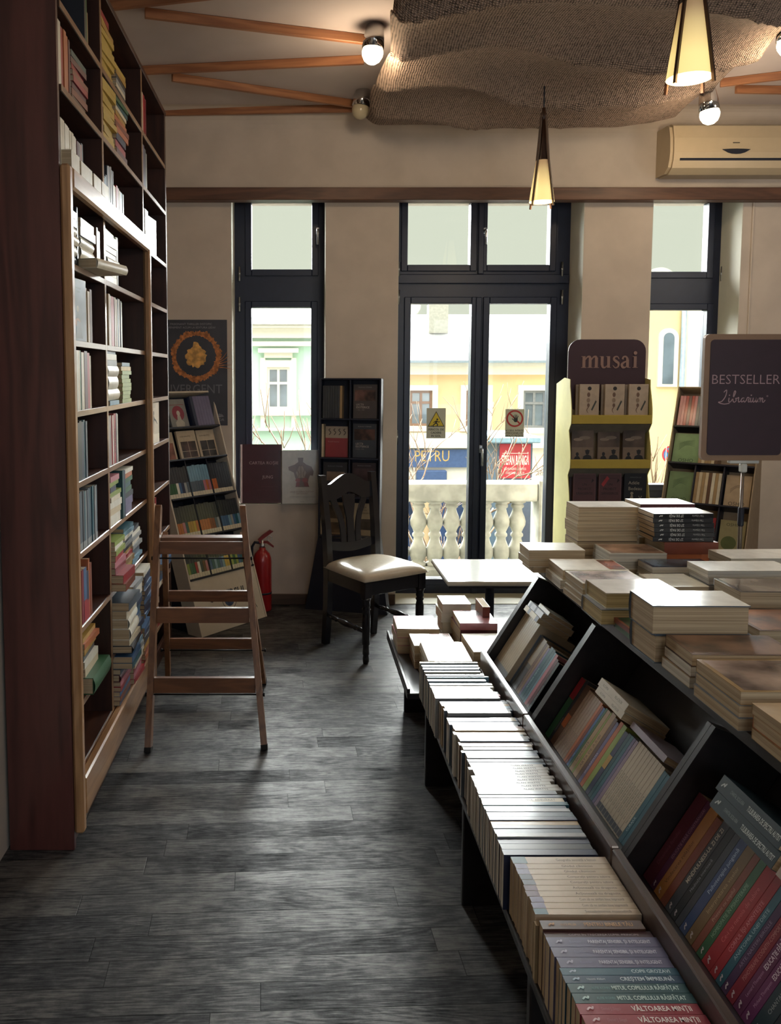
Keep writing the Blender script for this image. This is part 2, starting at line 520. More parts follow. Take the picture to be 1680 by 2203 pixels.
def glass_material():
    m = bpy.data.materials.new('window_glass'); m.use_nodes = True
    nt = m.node_tree; nt.nodes.clear()
    out = N(nt, 'ShaderNodeOutputMaterial')
    tr = N(nt, 'ShaderNodeBsdfTransparent', Color=(.97, .98, .97, 1)); gl = N(nt, 'ShaderNodeBsdfGlossy', Roughness=.02)
    fr = N(nt, 'ShaderNodeFresnel', IOR=1.35); mx = N(nt, 'ShaderNodeMixShader')
    nt.links.new(fr.outputs[0], mx.inputs[0]); nt.links.new(tr.outputs[0], mx.inputs[1]); nt.links.new(gl.outputs[0], mx.inputs[2])
    nt.links.new(mx.outputs[0], out.inputs[0])
    return m
GLASS = glass_material()
FY0, FY1, GY = WY + .275, WY + .345, WY + .31

def px_rect(x0, y0, x1, y1, Y=FY0):
    xm, ym = (x0 + x1) / 2, (y0 + y1) / 2
    return atY(x0, ym, Y).x, atY(xm, y1, Y).z, atY(x1, ym, Y).x, atY(xm, y0, Y).z

def window(name, X0, X1, Z0, Z1, panes, handles, hinges, seams):
    root = bpy.data.objects.new(name, None); COL.objects.link(root); root['kind'] = 'structure'
    root.location = ((X0 + X1) / 2, GY, Z0)
    inv = Matrix.Translation(-root.location)
    fm = MB(inv)
    xs = sorted({X0, X1} | {p[0] for p in panes} | {p[2] for p in panes})
    zs = sorted({Z0, Z1} | {p[1] for p in panes} | {p[3] for p in panes})
    inside = lambda x, z: any(p[0] < x < p[2] and p[1] < z < p[3] for p in panes)
    for i in range(len(xs) - 1):
        j = 0
        while j < len(zs) - 1:
            if inside((xs[i] + xs[i + 1]) / 2, (zs[j] + zs[j + 1]) / 2): j += 1; continue
            k = j
            while k + 1 < len(zs) - 1 and not inside((xs[i] + xs[i + 1]) / 2, (zs[k + 1] + zs[k + 2]) / 2): k += 1
            fm.box((xs[i], FY0, zs[j]), (xs[i + 1], FY1, zs[k + 1]), FRAME); j = k + 1
    for p in panes:                                   # raised sash round every pane
        x0, z0, x1, z1 = p; w = .045; y0, y1 = FY0 - .016, FY0 + .005
        fm.bbox((x0 - w, y0, z0 - w), (x0, y1, z1 + w), FRAME, .004); fm.bbox((x1, y0, z0 - w), (x1 + w, y1, z1 + w), FRAME, .004)
        fm.bbox((x0, y0, z0 - w), (x1, y1, z0), FRAME, .004); fm.bbox((x0, y0, z1), (x1, y1, z1 + w), FRAME, .004)
    for (x0, z0, x1, z1) in seams:
        fm.bbox((x0, FY0 - .026, z0), (x1, FY0, z1), FRAME, .005)
    fm.build('window_frame', root)
    for p in panes:
        MB(inv).box((p[0], GY - .003, p[1]), (p[2], GY + .003, p[3]), GLASS).build('pane', root)
    for (hx, hz, ln) in handles:
        h = MB(inv)
        h.bbox((hx - .013, FY0 - .026, hz + ln * .28), (hx + .013, FY0 - .015, hz + ln * .72), STEEL, .004)
        h.tube([(hx, FY0 - .02, hz + ln * .5), (hx, FY0 - .06, hz + ln * .5), (hx, FY0 - .065, hz + ln * .4), (hx, FY0 - .062, hz - ln * .4)], .009, STEEL)
        h.build('handle', root)
    for (hx, hz) in hinges:
        MB(inv).lathe([(.008, -.05), (.008, -.01), (.0095, -.009), (.0095, .009), (.008, .01), (.008, .05)], STEEL, 10, M=Matrix.Translation((hx, FY0 - .024, hz))).build('hinge', root)
    return root
zt = OT - .005
P1 = [px_rect(541, 405, 671, 580), px_rect(542, 662, 669, 1092)]
h1 = atY(683, 515, FY0); g1 = [atY(516, y, FY0) for y in (590, 655)]
window('window_1', W1[0] + .004, W1[1] - .004, SILL + .006, zt, P1, [(h1.x, h1.z, .11)], [(g.x, g.z) for g in g1], [])
PD = [px_rect(877, 405, 1012, 570), px_rect(1048, 405, 1183, 570), px_rect(880, 653, 1009, 1245), px_rect(1047, 653, 1176, 1245)]
hd, hd2 = atY(1036, 985, FY0), atY(1041, 515, FY0)
gd = [atY(x, y, FY0) for x, y in ((857, 580), (857, 640), (853, 940), (1207, 580), (1207, 640))]
sx = atY(1029, 800, FY0).x; zq = atY(1030, 600, FY0).z; zq2 = atY(1030, 640, FY0).z
window('door_1', D1[0] + .004, D1[1] - .004, .004, zt, PD, [(hd.x - .012, hd.z, .13), (hd2.x, hd2.z, .11)], [(g.x, g.z) for g in gd],
       [(sx - .03, .01, sx + .012, zq2), (sx - .02, zq + .03, sx + .02, zt), (D1[0] + .01, zq - .035, D1[1] - .01, zq + .03)])
P3 = [px_rect(1383, 405, 1522, 585), px_rect(1383, 667, 1512, 1042)]
g3 = [atY(1549, y, FY0) for y in (590, 655)]
window('window_2', W3[0] + .004, W3[1] - .004, SILL + .006, zt, P3, [], [(g.x, g.z) for g in g3], [])

# thin wooden battens in a zigzag on the ceiling
bat = wood('batten_wood', '#7a4c33', '#b07850', .5, 'X')
def batten(a, b, k):
    d = (V(b) - V(a)); ln = d.length; ang = math.atan2(d.y, d.x)
    o = MB().bbox((0, -.014, -.045), (ln, .014, 0), bat, .003).build('ceiling_batten')
    o.location = (a[0], a[1], CEIL - .0005); o.rotation_euler = (0, 0, ang)
    tag(o, k, 'batten', 'wooden battens on the ceiling')
Lx, Rx = -.72, .36
def zig(pts, where):
    for i in range(len(pts) - 1):
        batten(pts[i], pts[i + 1], where(i))
zl = [(Rx, 5.52), (-.95, 5.60)]
batten(zl[0], zl[1], 'thin ceiling batten running along the window wall from the unlit bulb to the bookcase')
batten((Lx, 4.955), (Rx, 5.43), 'thin ceiling batten slanting from the bookcase top to the unlit bulb')
batten((Lx - .23, 4.86), (Rx, 4.69), 'thin ceiling batten rising from the bookcase to just behind the lit bulb')
batten((Lx, 4.10), (Rx, 4.42), 'thin ceiling batten slanting from the bookcase to the front of the lit bulb')
batten((Lx - .2, 4.03), (Rx, 3.72), 'thin ceiling batten at the top edge of the photo above the bookcase')
batten((2.62, 5.16), (3.9, 5.22), 'thin ceiling batten above the air conditioner')
batten((2.47, 5.05), (3.9, 4.46), 'thin ceiling batten slanting away behind the burlap toward the second pendant')

# ------------------------------------------------------------------ outside
ST = -3.7
MB().box((-30, WY + .5, ST - .2), (40, 60, ST), plain('asphalt', '#5a5954', rough=.9, var=.1, scale=.7)).build('street', kind='structure')
FYB = 17.0
def fpt(px, py): return atY(px, py, FYB)
WHITE_R = plain('white_render', '#f2efe2', rough=.8, var=.02)
DARKG = plain('facade_window_glass', '#6d7c88', rough=.15, var=.35, scale=1.5)
def facade_window(par, inv, x0, z0, x1, z1, fm, Y, sur=.12, cols=2, split=.62, brown=None):
    f = MB(inv); b = .05
    f.box((x0 - sur, Y - .10, z0 - sur), (x0, Y, z1 + sur), WHITE_R); f.box((x1, Y - .10, z0 - sur), (x1 + sur, Y, z1 + sur), WHITE_R)
    f.box((x0, Y - .10, z0 - sur), (x1, Y, z0), WHITE_R); f.box((x0, Y - .10, z1), (x1, Y, z1 + sur), WHITE_R)
    xm = (x0 + x1) / 2; zm = z0 + (z1 - z0) * split
    for a, c in ((x0, x0 + b), (xm - b / 2, xm + b / 2), (x1 - b, x1)): f.box((a, Y - .05, z0), (c, Y - .01, z1), fm)
    for a, c in ((z0, z0 + b), (zm - b / 2, zm + b / 2), (z1 - b, z1)): f.box((x0, Y - .054, a), (x1, Y - .012, c), fm)
    fo = f.build('window', par)
    MB(inv).box((x0, Y - .03, z0), (x1, Y - .02, z1), DARKG).build('window_glass', fo)
# green house behind window 1
gx0, gx1 = -6.5, 1.35
GREEN = plain('green_render', '#c9ecda', rough=.85, var=.05, scale=1.0)
gr = thing('townhouse', 'pale green house with white mouldings across the street, seen through the single window', 'building', ((gx0 + gx1) / 2, FYB, ST))
gi = Matrix.Translation(-gr.location)
ez_ = fpt(600, 700).z
w = MB(gi).box((gx0, FYB, ST), (gx1, FYB + 4, ez_), GREEN).build('wall', gr)
cn = MB(gi)
for y0, y1, d in ((698, 707, .35), (707, 728, .2), (735, 745, .15), (884, 893, .18), (920, 926, .15)):
    za, zb = fpt(600, y1).z, fpt(600, y0).z
    cn.box((gx0, FYB - d, za), (gx1, FYB, zb), WHITE_R)
cn.build('cornice', gr)
a = fpt(575, 880); b_ = fpt(623, 790)
facade_window(gr, gi, a.x, a.z, b_.x, b_.z, WHITE_R, FYB, .14, split=.62)
hd_ = MB(gi); a, c = fpt(556, 770), fpt(642, 750)
hd_.box((a.x, FYB - .22, a.z + .1), (c.x, FYB, c.z), WHITE_R); hd_.box((a.x + .12, FYB - .14, a.z), (c.x - .12, FYB, a.z + .1), WHITE_R)
for px in (566, 632):
    q = fpt(px, 882); t = fpt(px, 770); hd_.box((q.x - .05, FYB - .12, q.z - .4), (q.x + .05, FYB, t.z), WHITE_R)
hd_.build('window_surround', gr)
rf = plain('pale_roof', '#45443f', rough=.85, var=.05, scale=2)
MB(gi).prism([(gx0, FYB - .4, ez_), (gx0, FYB + 5, ez_ + .9), (gx0, FYB + 5, ez_)], (gx1 - gx0, 0, 0), rf).build('roof', gr)
# yellow house behind the glazed door
yx0, yx1 = 1.40, 7.3
YEL = plain('yellow_render', '#efd3a6', rough=.85, var=.05, scale=1.0)
ye = thing('townhouse', 'yellow house with a shop front across the street, seen through the glazed doors', 'building', ((yx0 + yx1) / 2, FYB, ST))
yi = Matrix.Translation(-ye.location)
ez_ = fpt(1030, 778).z
MB(yi).box((yx0, FYB, ST), (yx1, FYB + 4, ez_), YEL).build('wall', ye)
cn = MB(yi)
for y0, y1, d in ((781, 788, .30), (788, 806, .18), (955, 962, .2)):
    cn.box((yx0, FYB - d, fpt(1030, y1).z), (yx1, FYB, fpt(1030, y0).z), WHITE_R)
cn.box((yx0, FYB - .04, fpt(1030, 1045).z), (yx1, FYB, fpt(1030, 930).z), WHITE_R)
cn.build('cornice', ye)
zs_ = fpt(1030, 1052).z
SHOPG = plain('shop_glass', '#34466a', rough=.2, var=.6, scale=1.2)
for k in range(5):
    xa_ = yx0 + .15 + k * 1.15
    MB(yi).bbox((xa_, FYB - .10, ST + .2), (xa_ + 1.0, FYB - .045, zs_), SHOPG, .02).build('shop_window', ye)
MB(yi).box((yx0, FYB - .42, fpt(1030, 781).z), (yx1, FYB - .2, fpt(1030, 776).z), plain('zinc_gutter', '#8fa0ad', rough=.4)).build('gutter', ye)
MB(yi).prism([(yx0, FYB - .35, ez_), (yx0, FYB + 5, ez_ + 1.3), (yx0, FYB + 5, ez_)], (yx1 - yx0, 0, 0), rf).build('roof', ye)
ch = fpt(985, 712); MB(yi).box((ch.x - .2, FYB + 2.5, ez_ + .3), (ch.x + .25, FYB + 2.8, ez_ + 1.35), plain('chimney_render', '#b9b8b0')).build('chimney', ye)
BRW = plain('brown_window_paint', '#8a6a55', rough=.5)
for (x0, y0, x1, y1), mm in (((880, 840, 929, 916), BRW), ((1000, 840, 1046, 916), BRW), ((1122, 840, 1172, 920), plain('grey_window_paint', '#7c8288'))):
    a, c = fpt(x0, y1), fpt(x1, y0); facade_window(ye, yi, a.x, a.z, c.x, c.z, mm, FYB, .11, split=.66)
# shop signs on it
NAVY = plain('navy_sign', '#4a6390', rough=.5, var=.08)
GOLD = plain('gold_letters', '#d6b56c', rough=.4)
sg = thing('shop_sign', 'dark blue shop sign with gold capital letters on the yellow house', 'sign', fpt(945, 985))
si = Matrix.Translation(-sg.location); a, c = fpt(872, 1004), fpt(1012, 966)
MB(si).box((a.x, FYB - .12, a.z), (c.x, FYB - .045, c.z), NAVY).build('sign_board', sg)
tl, tr_ = fpt(889, 991), fpt(966, 968)
MB(si).text('PETRU', tr_.z - tl.z, (0, 0, 0), (1, 0, 0), (0, 0, 1), GOLD, x=0, y=0, M=Matrix.Translation((tl.x, FYB - .124, tl.z)), fit=tr_.x - tl.x).build('lettering', sg)
aw = thing('shop_awning', 'small dark blue panel under the blue shop sign across the street', 'sign', fpt(925, 1022))
a, c = fpt(893, 1036), fpt(958, 1010); MB(Matrix.Translation(-aw.location)).bbox((a.x, FYB - .2, a.z), (c.x, FYB - .045, c.z), NAVY, .02).build('panel', aw)
# kiosk with a red poster
ky = 13.0
kt = thing('advertising_kiosk', 'street kiosk with a flat blue roof and a big red poster', 'kiosk', (atY(1105, 1000, ky).x, ky, ST))
ki = Matrix.Translation(-kt.location)
a, c = atY(1066, 1200, ky), atY(1146, 950, ky)
MB(ki).box((a.x, ky, ST), (c.x, ky + 1.0, c.z), plain('kiosk_panel', '#4a5d70')).build('body', kt)
a, c = atY(1050, 951, ky), atY(1155, 937, ky)
MB(ki).bbox((a.x, ky - .25, a.z), (c.x, ky + 1.2, c.z), plain('kiosk_roof', '#86a7b8'), .02).build('roof', kt)
a, c = atY(1074, 1029, ky - .02), atY(1142, 955, ky - .02)
RED = plain('red_poster', '#b5323e', rough=.6, var=.06)
pk = MB(ki).box((a.x, ky - .02, a.z), (c.x, ky - .001, c.z), RED).build('poster_panel', kt)
tm = MB(ki); wm = ink('#f4ece2'); cx_ = (a.x + c.x) / 2; hh = c.z - a.z; ww = c.x - a.x
M_ = Matrix.Translation((cx_, ky - .024, a.z))
tm.text('ȘTEFAN BĂNICĂ', hh * .26, (0, 0, 0), (1, 0, 0), (0, 0, 1), wm, y=hh * .40, fit=ww * .9, align='C', bold=True, M=M_)
tm.text('SALA POLIVALENTA CLUJ-NAPOCA', hh * .07, (0, 0, 0), (1, 0, 0), (0, 0, 1), wm, y=hh * .24, fit=ww * .72, align='C', M=M_)
tm.text('19 DECEMBRIE, ORA 19', hh * .07, (0, 0, 0), (1, 0, 0), (0, 0, 1), wm, y=hh * .12, fit=ww * .6, align='C', M=M_)
tm.rect(-ww * .42, hh * .72, ww * .42, hh * .735, (0, 0, 0), (1, 0, 0), (0, 0, 1), wm, M=M_)
tm.build('lettering', kt)
a, c = atY(1112, 1150, ky + .3), atY(1140, 1070, ky + .3)
rb = thing('red_banner', 'narrow red banner low down behind the balcony balusters', 'banner', (a.x, ky - .7, ST))
MB(Matrix.Translation(-rb.location)).box((a.x, ky - .7, ST), (c.x, ky - .6, c.z - .1), RED).build('banner_panel', rb)
# arched-window house behind window 2, nearer
ay = 15.0
ar = thing('townhouse', 'cream house with a tall arched window, seen through the narrow window at the sign', 'building', (atY(1430, 800, ay).x, ay, ST))
ai = Matrix.Translation(-ar.location)
x0, x1 = atY(1390, 800, ay).x, atY(1466, 800, ay).x
zt_ = atY(1430, 640, ay).z
MB(ai).box((x0, ay, ST), (x1, ay + 1.2, zt_), plain('cream_render', '#ecd9a8', rough=.85, var=.05, scale=1.0)).build('wall', ar)
MB(ai).box((x1, ay - .2, ST), (x1 + 1.4, ay + 1.2, zt_), WHITE_R).build('corner_wall', ar)
dpx = x1 - .02
MB(ai).tube([(dpx, ay - .08, ST), (dpx, ay - .08, zt_)], .05, plain('zinc_gutter', '#8fa0ad', rough=.4)).build('downpipe', ar)
a, c = atY(1421, 826, ay), atY(1448, 716, ay)
def arch(x0, x1, z0, z1, y0, y1):
    xm, r = (x0 + x1) / 2, (x1 - x0) / 2
    p = [(x0, y0, z0), (x1, y0, z0)] + [(xm + r * math.cos(k * math.pi / 10), y0, z1 - r + r * math.sin(k * math.pi / 10)) for k in range(11)]
    return p, (0, y1 - y0, 0)
p, e = arch(a.x - .08, c.x + .08, a.z - .05, c.z + .08, ay - .06, ay); MB(ai).prism(p, e, WHITE_R).build('window_surround', ar)
p, e = arch(a.x, c.x, a.z, c.z, ay - .07, ay - .01); MB(ai).prism(p, e, DARKG).build('window_glass', ar)
sgn = thing('road_sign', 'round blue no-parking sign with a red rim low behind the narrow window', 'sign', (atY(1443, 978, 12).x, 12.0, ST))
q = atY(1443, 978, 12)
MB(Matrix.Translation(-sgn.location)).tube([(q.x, 12.03, ST), (q.x, 12.03, q.z)], .03, STEEL).build('post', sgn)
pl = MB(Matrix.Translation(-sgn.location))
pl.disc(q.x, q.z, .11, (0, 12, 0), (1, 0, 0), (0, 0, 1), plain('sign_blue', '#4a78b0'), seg=24)
pl.disc(q.x, q.z, .13, (0, 11.995, 0), (1, 0, 0), (0, 0, 1), RED, r0=.105, seg=24)
pl.rect(-.11, -.015, .11, .015, (q.x, 11.99, q.z), (.707, 0, .707), (-.707, 0, .707), RED)
pl.rect(-.11, -.015, .11, .015, (q.x, 11.985, q.z), (.707, 0, -.707), (.707, 0, .707), RED)
pl.build('sign_plate', sgn)
# balcony balustrade
BY = 6.75
STONE = plain('weathered_stone', '#96968a', rough=.9, var=.22, scale=9, bump=.3)
bal = thing('balcony_balustrade', 'weathered stone balustrade of the balcony just outside the glazed doors', 'balustrade', (1.4, BY, 0))
bi = Matrix.Translation(-bal.location)
zr1, zr0 = atY(1000, 1036, BY).z, atY(1000, 1076, BY).z
zb1 = .02
xe = atY(1152, 1050, BY).x
MB(bi).bbox((.1, BY - .09, zr0), (xe, BY + .11, zr1), STONE, .012).build('top_rail', bal)
MB(bi).bbox((.1, BY - .12, -.12), (xe + .1, BY + .12, zb1), STONE, .012).build('base_rail', bal)
hb = zr0 - zb1
pb = [(.072, 0), (.072, .035), (.05, .05), (.058, .075), (.076, .13), (.077, .19), (.062, .25), (.044, .31), (.040, .345), (.054, .365), (.054, .39), (.040, .41), (.052, .45), (.070, .50), (.074, .545), (.064, .60), (.046, .66), (.040, .70), (.056, .72), (.056, .745), (.044, .76), (.07, .775), (.07, .80)]
ks = hb / .80
for i, px in enumerate((862, 900, 935, 971, 1007, 1043, 1078, 1112)):
    q = atY(px, 1130, BY)
    MB(bi).lathe([(r * .93, z * ks) for r, z in pb], STONE, 18, M=Matrix.Translation((q.x, BY, zb1))).build('baluster', bal)
MB(bi).bbox((xe, BY - .12, zb1), (xe + .22, BY + .14, zr1 + .03), STONE, .015).build('end_pier', bal)
MB().box((-.5, WB, -.3), (4.2, BY + .25, -.04), STONE).build('balcony_slab', kind='structure')

BARK = plain('bare_twigs', '#84705c', rough=.9)
def bare_tree(base, h, seed, label, spread=.5, levels=4):
    r_ = random.Random(seed)
    root = thing('bare_tree', label, 'tree', base)
    tk = MB(); tw = MB()
    def grow(p, d, ln, r, lev):
        q = p + d * ln
        mid = (p + q) / 2 + V((r_.uniform(-1, 1), r_.uniform(-1, 1), 0)) * ln * .06
        (tk if lev < 2 else tw).tube([p, mid, q], [r, r * .85, r * .68], BARK, 5 if lev < 2 else 3)
        if lev >= levels: return
        for _ in range(3 if lev else 4):
            nd = (d + V((r_.uniform(-1, 1), r_.uniform(-.7, .7), r_.uniform(-.25, .7))) * spread * 1.4).normalized()
            grow(p + d * ln * r_.uniform(.55, 1), nd, ln * r_.uniform(.55, .8), r * .6, lev + 1)
    grow(V((0, 0, 0)), V((.05, 0, 1)).normalized(), h * .4, h * .012, 0)
    tk.build('trunk', root); tw.build('twigs', root)
q = atY(905, 1120, 11.0); bare_tree((q.x, 11.0, ST), 5.2, 3, 'bare tree with thin brown twigs in front of the blue shop sign', .62, 5)
q = atY(625, 1080, 12.0); bare_tree((q.x, 12.0, ST), 5.1, 9, 'leafless young tree in front of the green house', .4, 4)
q = atY(1478, 1050, 11.0); bare_tree((q.x, 11.0, ST), 5.6, 21, 'leafless tree beside the cream house with the arched window', .5, 4)
# ================================================================== furniture
DW = wood('dark_bookcase_wood', '#1f1210', '#4a2c22', .42, 'Z', 5)
DWY = wood('dark_shelf_wood', '#2a1915', '#573629', .40, 'Y', 5)
PANELW = wood('reddish_panel_wood', '#331d1d', '#653a35', .32, 'Z', 4, coat=.2)
LIGHTW = wood('light_frame_wood', '#8a6544', '#b98f66', .32, 'Z', 7, coat=.3)
LIGHTWY = wood('light_rail_wood', '#8a6544', '#b98f66', .32, 'Y', 7, coat=.3)
EDGEW = wood('edge_band_wood', '#7d5c44', '#a58467', .3, 'Y', 6, coat=.4)
LADW = wood('ladder_wood', '#5a3a27', '#8c613f', .38, 'Z', 9, coat=.25)
LADWX = wood('ladder_step_wood', '#5a3a27', '#86593a', .38, 'X', 9, coat=.25)
TABW = wood('table_dark_wood', '#121013', '#262122', .38, 'Y', 6, coat=.15)
TABX = wood('table_lip_wood', '#2d2322', '#54433c', .34, 'Y', 8, coat=.3)

def rrect(x0, y0, x1, y1, r, n=6):
    p = []
    for cx, cy, a0 in ((x1 - r, y0 + r, -90), (x1 - r, y1 - r, 0), (x0 + r, y1 - r, 90), (x0 + r, y0 + r, 180)):
        for k in range(n + 1):
            a = math.radians(a0 + 90 * k / n); p.append((cx + r * math.cos(a), cy + r * math.sin(a)))
    return p

# ---- bookcase along the aisle
BX0, BXF = -.957, -.742
CY0, CY1 = 2.675, 4.83
DIV = [2.70, 3.27, 4.10, 4.81]           # centres of the uprights
LEV = [.235, .455, .71, .97, 1.214, 1.456, 1.693, 1.945, 2.20, 2.49, 2.745]
CTOP = 3.04
bc = thing('bookcase', 'tall dark wooden bookcase with light front frame, full of books beside the ladder', 'bookcase', (-.85, 3.75, 0))
inv = Matrix.Translation(-bc.location)
MB(inv).bbox((BX0, CY0 - .012, 0), (BXF, CY0 + .012, CTOP), PANELW, .002).build('end_panel', bc)
for y in DIV[1:3]:
    MB(inv).bbox((BX0, y - .012, .06), (BXF - .0022, y + .012, CTOP - .02), DW, .002).bbox((BXF - .0022, y - .0123, .06), (BXF + .0006, y + .0123, CTOP - .02), EDGEW, .001).build('divider', bc)
MB(inv).bbox((BX0, DIV[3] - .012, 0), (BXF, CY1, CTOP), DW, .002).build('end_panel', bc)
MB(inv).bbox((BX0, CY0, CTOP - .02), (BXF + .004, CY1, CTOP + .004), DWY, .003).build('top_board', bc)
MB(inv).box((BX0, CY0, .05), (BX0 + .008, CY1, CTOP - .02), DW).build('back_panel', bc)
MB(inv).bbox((BXF - .03, CY0 + .012, 0), (BXF - .012, CY1, .09), DWY, .002).build('plinth', bc)
for b in range(3):
    for z in LEV:
        MB(inv).bbox((BX0 + .008, DIV[b] + .0125, z - .02), (BXF - .002, DIV[b + 1] - .0125, z), DWY, .0025).bbox((BXF - .0022, DIV[b] + .0125, z - .0205), (BXF + .0006, DIV[b + 1] - .0125, z + .0003), EDGEW, .001).build('shelf', bc)
FX = BXF + .001
MB(inv).bbox((FX, CY0 - .012, .055), (FX + .032, CY0 + .028, 2.235), LIGHTW, .008).build('frame_stile', bc)
MB(inv).bbox((FX, DIV[2] - .022, .055), (FX + .032, DIV[2] + .02, 2.235), LIGHTW, .008).build('frame_stile', bc)
MB(inv).bbox((FX, CY0 + .0285, 2.165), (FX + .034, DIV[2] - .0225, 2.235), LIGHTWY, .008).build('frame_rail', bc)
MB(inv).bbox((FX, CY0 + .0285, .10), (FX + .032, DIV[2] - .0225, .232), LIGHTWY, .006).build('frame_rail', bc)

# ---- step ladder
ld = thing('step_ladder', 'small folding wooden step ladder standing open beside the bookcase', 'ladder', (-.4, 3.75, 0))
li = Matrix.Translation(-ld.location)
FB = [atZ(319, 1618, 0), atZ(569, 1612, 0)]
FT = [atY(341, 1098, 3.74), atY(523, 1098, 3.76)]
RB_ = [atZ(357, 1462, 0), atZ(573, 1470, 0)]
RT = [atY(349, 1150, 3.79), atY(527, 1150, 3.81)]
RUB = plain('rubber_foot', '#101010', rough=.8)
fs_, rs_ = [], []
for i in (0, 1):
    a, b = V(FB[i]), V(FT[i])
    m = MB(li)
    sd = V((1, .0, 0))
    m.bar(a + (b - a) * .02, b, .026, .052, LADW, side=sd)
    t_ = (b - a).normalized(); m.lathe([(.026, -.013), (.026, .013)], LADW, 16, M=frame(b, t_.cross(sd).normalized(), t_, sd), smooth=False)
    leg = m.build('front_stile', ld)
    MB(li).bar(a, a + (b - a) * .02, .028, .054, RUB, side=sd).build('rubber_foot', leg)
    a, b = V(RB_[i]), V(RT[i]); sgn_ = 1 if i == 0 else -1
    a = a + V((.012 * sgn_, 0, 0)); b = b + V((.012 * sgn_, 0, 0))
    m = MB(li); m.bar(a + (b - a) * .02, b, .024, .045, LADW, side=sd)
    leg = m.build('rear_stile', ld)
    MB(li).bar(a, a + (b - a) * .02, .026, .047, RUB, side=sd).build('rubber_foot', leg)
def along(a, b, py):
    """the point of the segment a-b that shows at height py"""
    lo, hi = 0.0, 1.0
    for _ in range(40):
        t = (lo + hi) / 2
        if proj(a + (b - a) * t)[1] > py: lo = t
        else: hi = t
    return a + (b - a) * lo
for py, dep in ((1178, .03), (1323, .05), (1473, .05)):
    l, r = along(FB[0], FT[0], py), along(FB[1], FT[1], py)
    MB(li).bar(l + V((.0135, 0, 0)), r - V((.0135, 0, 0)), .066 if py != 1178 else .056, .022, LADWX, side=(0, 0, 1)).build('step', ld)
l, r = along(FB[0], FT[0], 1162), along(FB[1], FT[1], 1162)
MB(li).bar(l + V((.0135, .05, -.002)), r + V((-.0135, .05, -.002)), .02, .07, LADWX, side=(0, 0, 1)).build('top_step', ld)
for py in (1282, 1384):
    l, r = along(RB_[0], RT[0], py), along(RB_[1], RT[1], py)
    MB(li).bar(l + V((.0245, 0, 0)), r - V((.0245, 0, 0)), .052, .02, LADWX, side=(0, 0, 1)).build('rear_rail', ld)
ROD = plain('black_rod', '#15161a', rough=.4, metal=.6)
for a, b, py in ((FB, FT, 1201), (FB, FT, 1494), (RB_, RT, 1399)):
    l, r = along(a[0], a[1] if False else b[0], py), along(a[1], b[1], py)
    m = MB(li); m.tube([l - V((.02, 0, 0)), r + V((.02, 0, 0))], .0035, ROD)
    for q in (l - V((.018, 0, 0)), r + V((.018, 0, 0))): m.lathe([(.009, -.004), (.009, .004)], ROD, 8, M=frame(q, (0, 1, 0), (0, 0, 1), (1, 0, 0)))
    m.build('tie_rod', ld)

# ---- chair
CHW = plain('ebony_varnish', '#17161c', rough=.24, var=.15, scale=10, coat=.4)
LEATH = plain('ivory_leatherette', '#c3b9a5', rough=.26, var=.03, scale=60, bump=.05, coat=.2)
chx, chy = V((-.838, -.545, 0)), V((.545, -.838, 0))
CM = frame((.436, 4.722, 0), chx, chy, (0, 0, 1)) @ Matrix.Diagonal((1.055, 1.055, 1.04, 1))
ch = thing('dining_chair', 'dark wooden dining chair with a cream padded seat, standing by the glazed doors', 'chair', mw=CM)
def curve_prism(pts, ws, y0, y1, mat, mb, sub=6, M=None):
    """ribbon in local xz, thick from y0 to y1, y following an optional per-point shift"""
    n = len(pts); L_, R_ = [], []
    for i in range(n - 1):
        p0, p1, p2, p3 = (V(pts[max(i - 1, 0)]), V(pts[i]), V(pts[i + 1]), V(pts[min(i + 2, n - 1)]))
        for k in range(sub + (1 if i == n - 2 else 0)):
            t = k / sub
            c = .5 * ((2 * p1) + (p2 - p0) * t + (2 * p0 - 5 * p1 + 4 * p2 - p3) * t * t + (3 * p1 - p0 - 3 * p2 + p3) * t ** 3)
            d = .5 * ((p2 - p0) + 2 * (2 * p0 - 5 * p1 + 4 * p2 - p3) * t + 3 * (3 * p1 - p0 - 3 * p2 + p3) * t * t)
            w = ws[i] + (ws[i + 1] - ws[i]) * t
            nn = V((-d.y, d.x)); nn = nn.normalized() if nn.length else V((1, 0))
            L_.append(c + nn * w / 2); R_.append(c - nn * w / 2)
    vs, fs = [], []
    for l, r in zip(L_, R_):
        vs += [(l.x, y0, l.y), (r.x, y0, r.y), (r.x, y1, r.y), (l.x, y1, l.y)]
    for i in range(len(L_) - 1):
        a, b = 4 * i, 4 * i + 4
        for k in range(4):
            k2 = (k + 1) % 4
            fs.append([a + k, a + k2, b + k2, b + k])
    fs.append([3, 2, 1, 0]); e = 4 * (len(L_) - 1); fs.append([e, e + 1, e + 2, e + 3])
    mb.add(vs, fs, mat, M=M)
turn = [(.0, 0), (.013, 0), (.017, .012), (.018, .03), (.014, .045), (.019, .055), (.0175, .075), (.0155, .10), (.020, .105), (.022, .20), (.0225, .26), (.017, .285), (.023, .295), (.017, .305), (.022, .315), (.019, .335), (.0235, .345), (.0235, .355)]
for sx_ in (-1, 1):
    m = MB(); m.lathe(turn, CHW, 16, M=Matrix.Translation((sx_ * .182, .172, 0)))
    m.bbox((sx_ * .182 - .023, .149, .352), (sx_ * .182 + .023, .195, .445), CHW, .003)
    m.build('leg', ch).parent = ch
LEAN = [(.0, -.215, 0), (.0, -.195, .22), (.0, -.19, .44), (.0, -.205, .66), (.0, -.245, .955)]
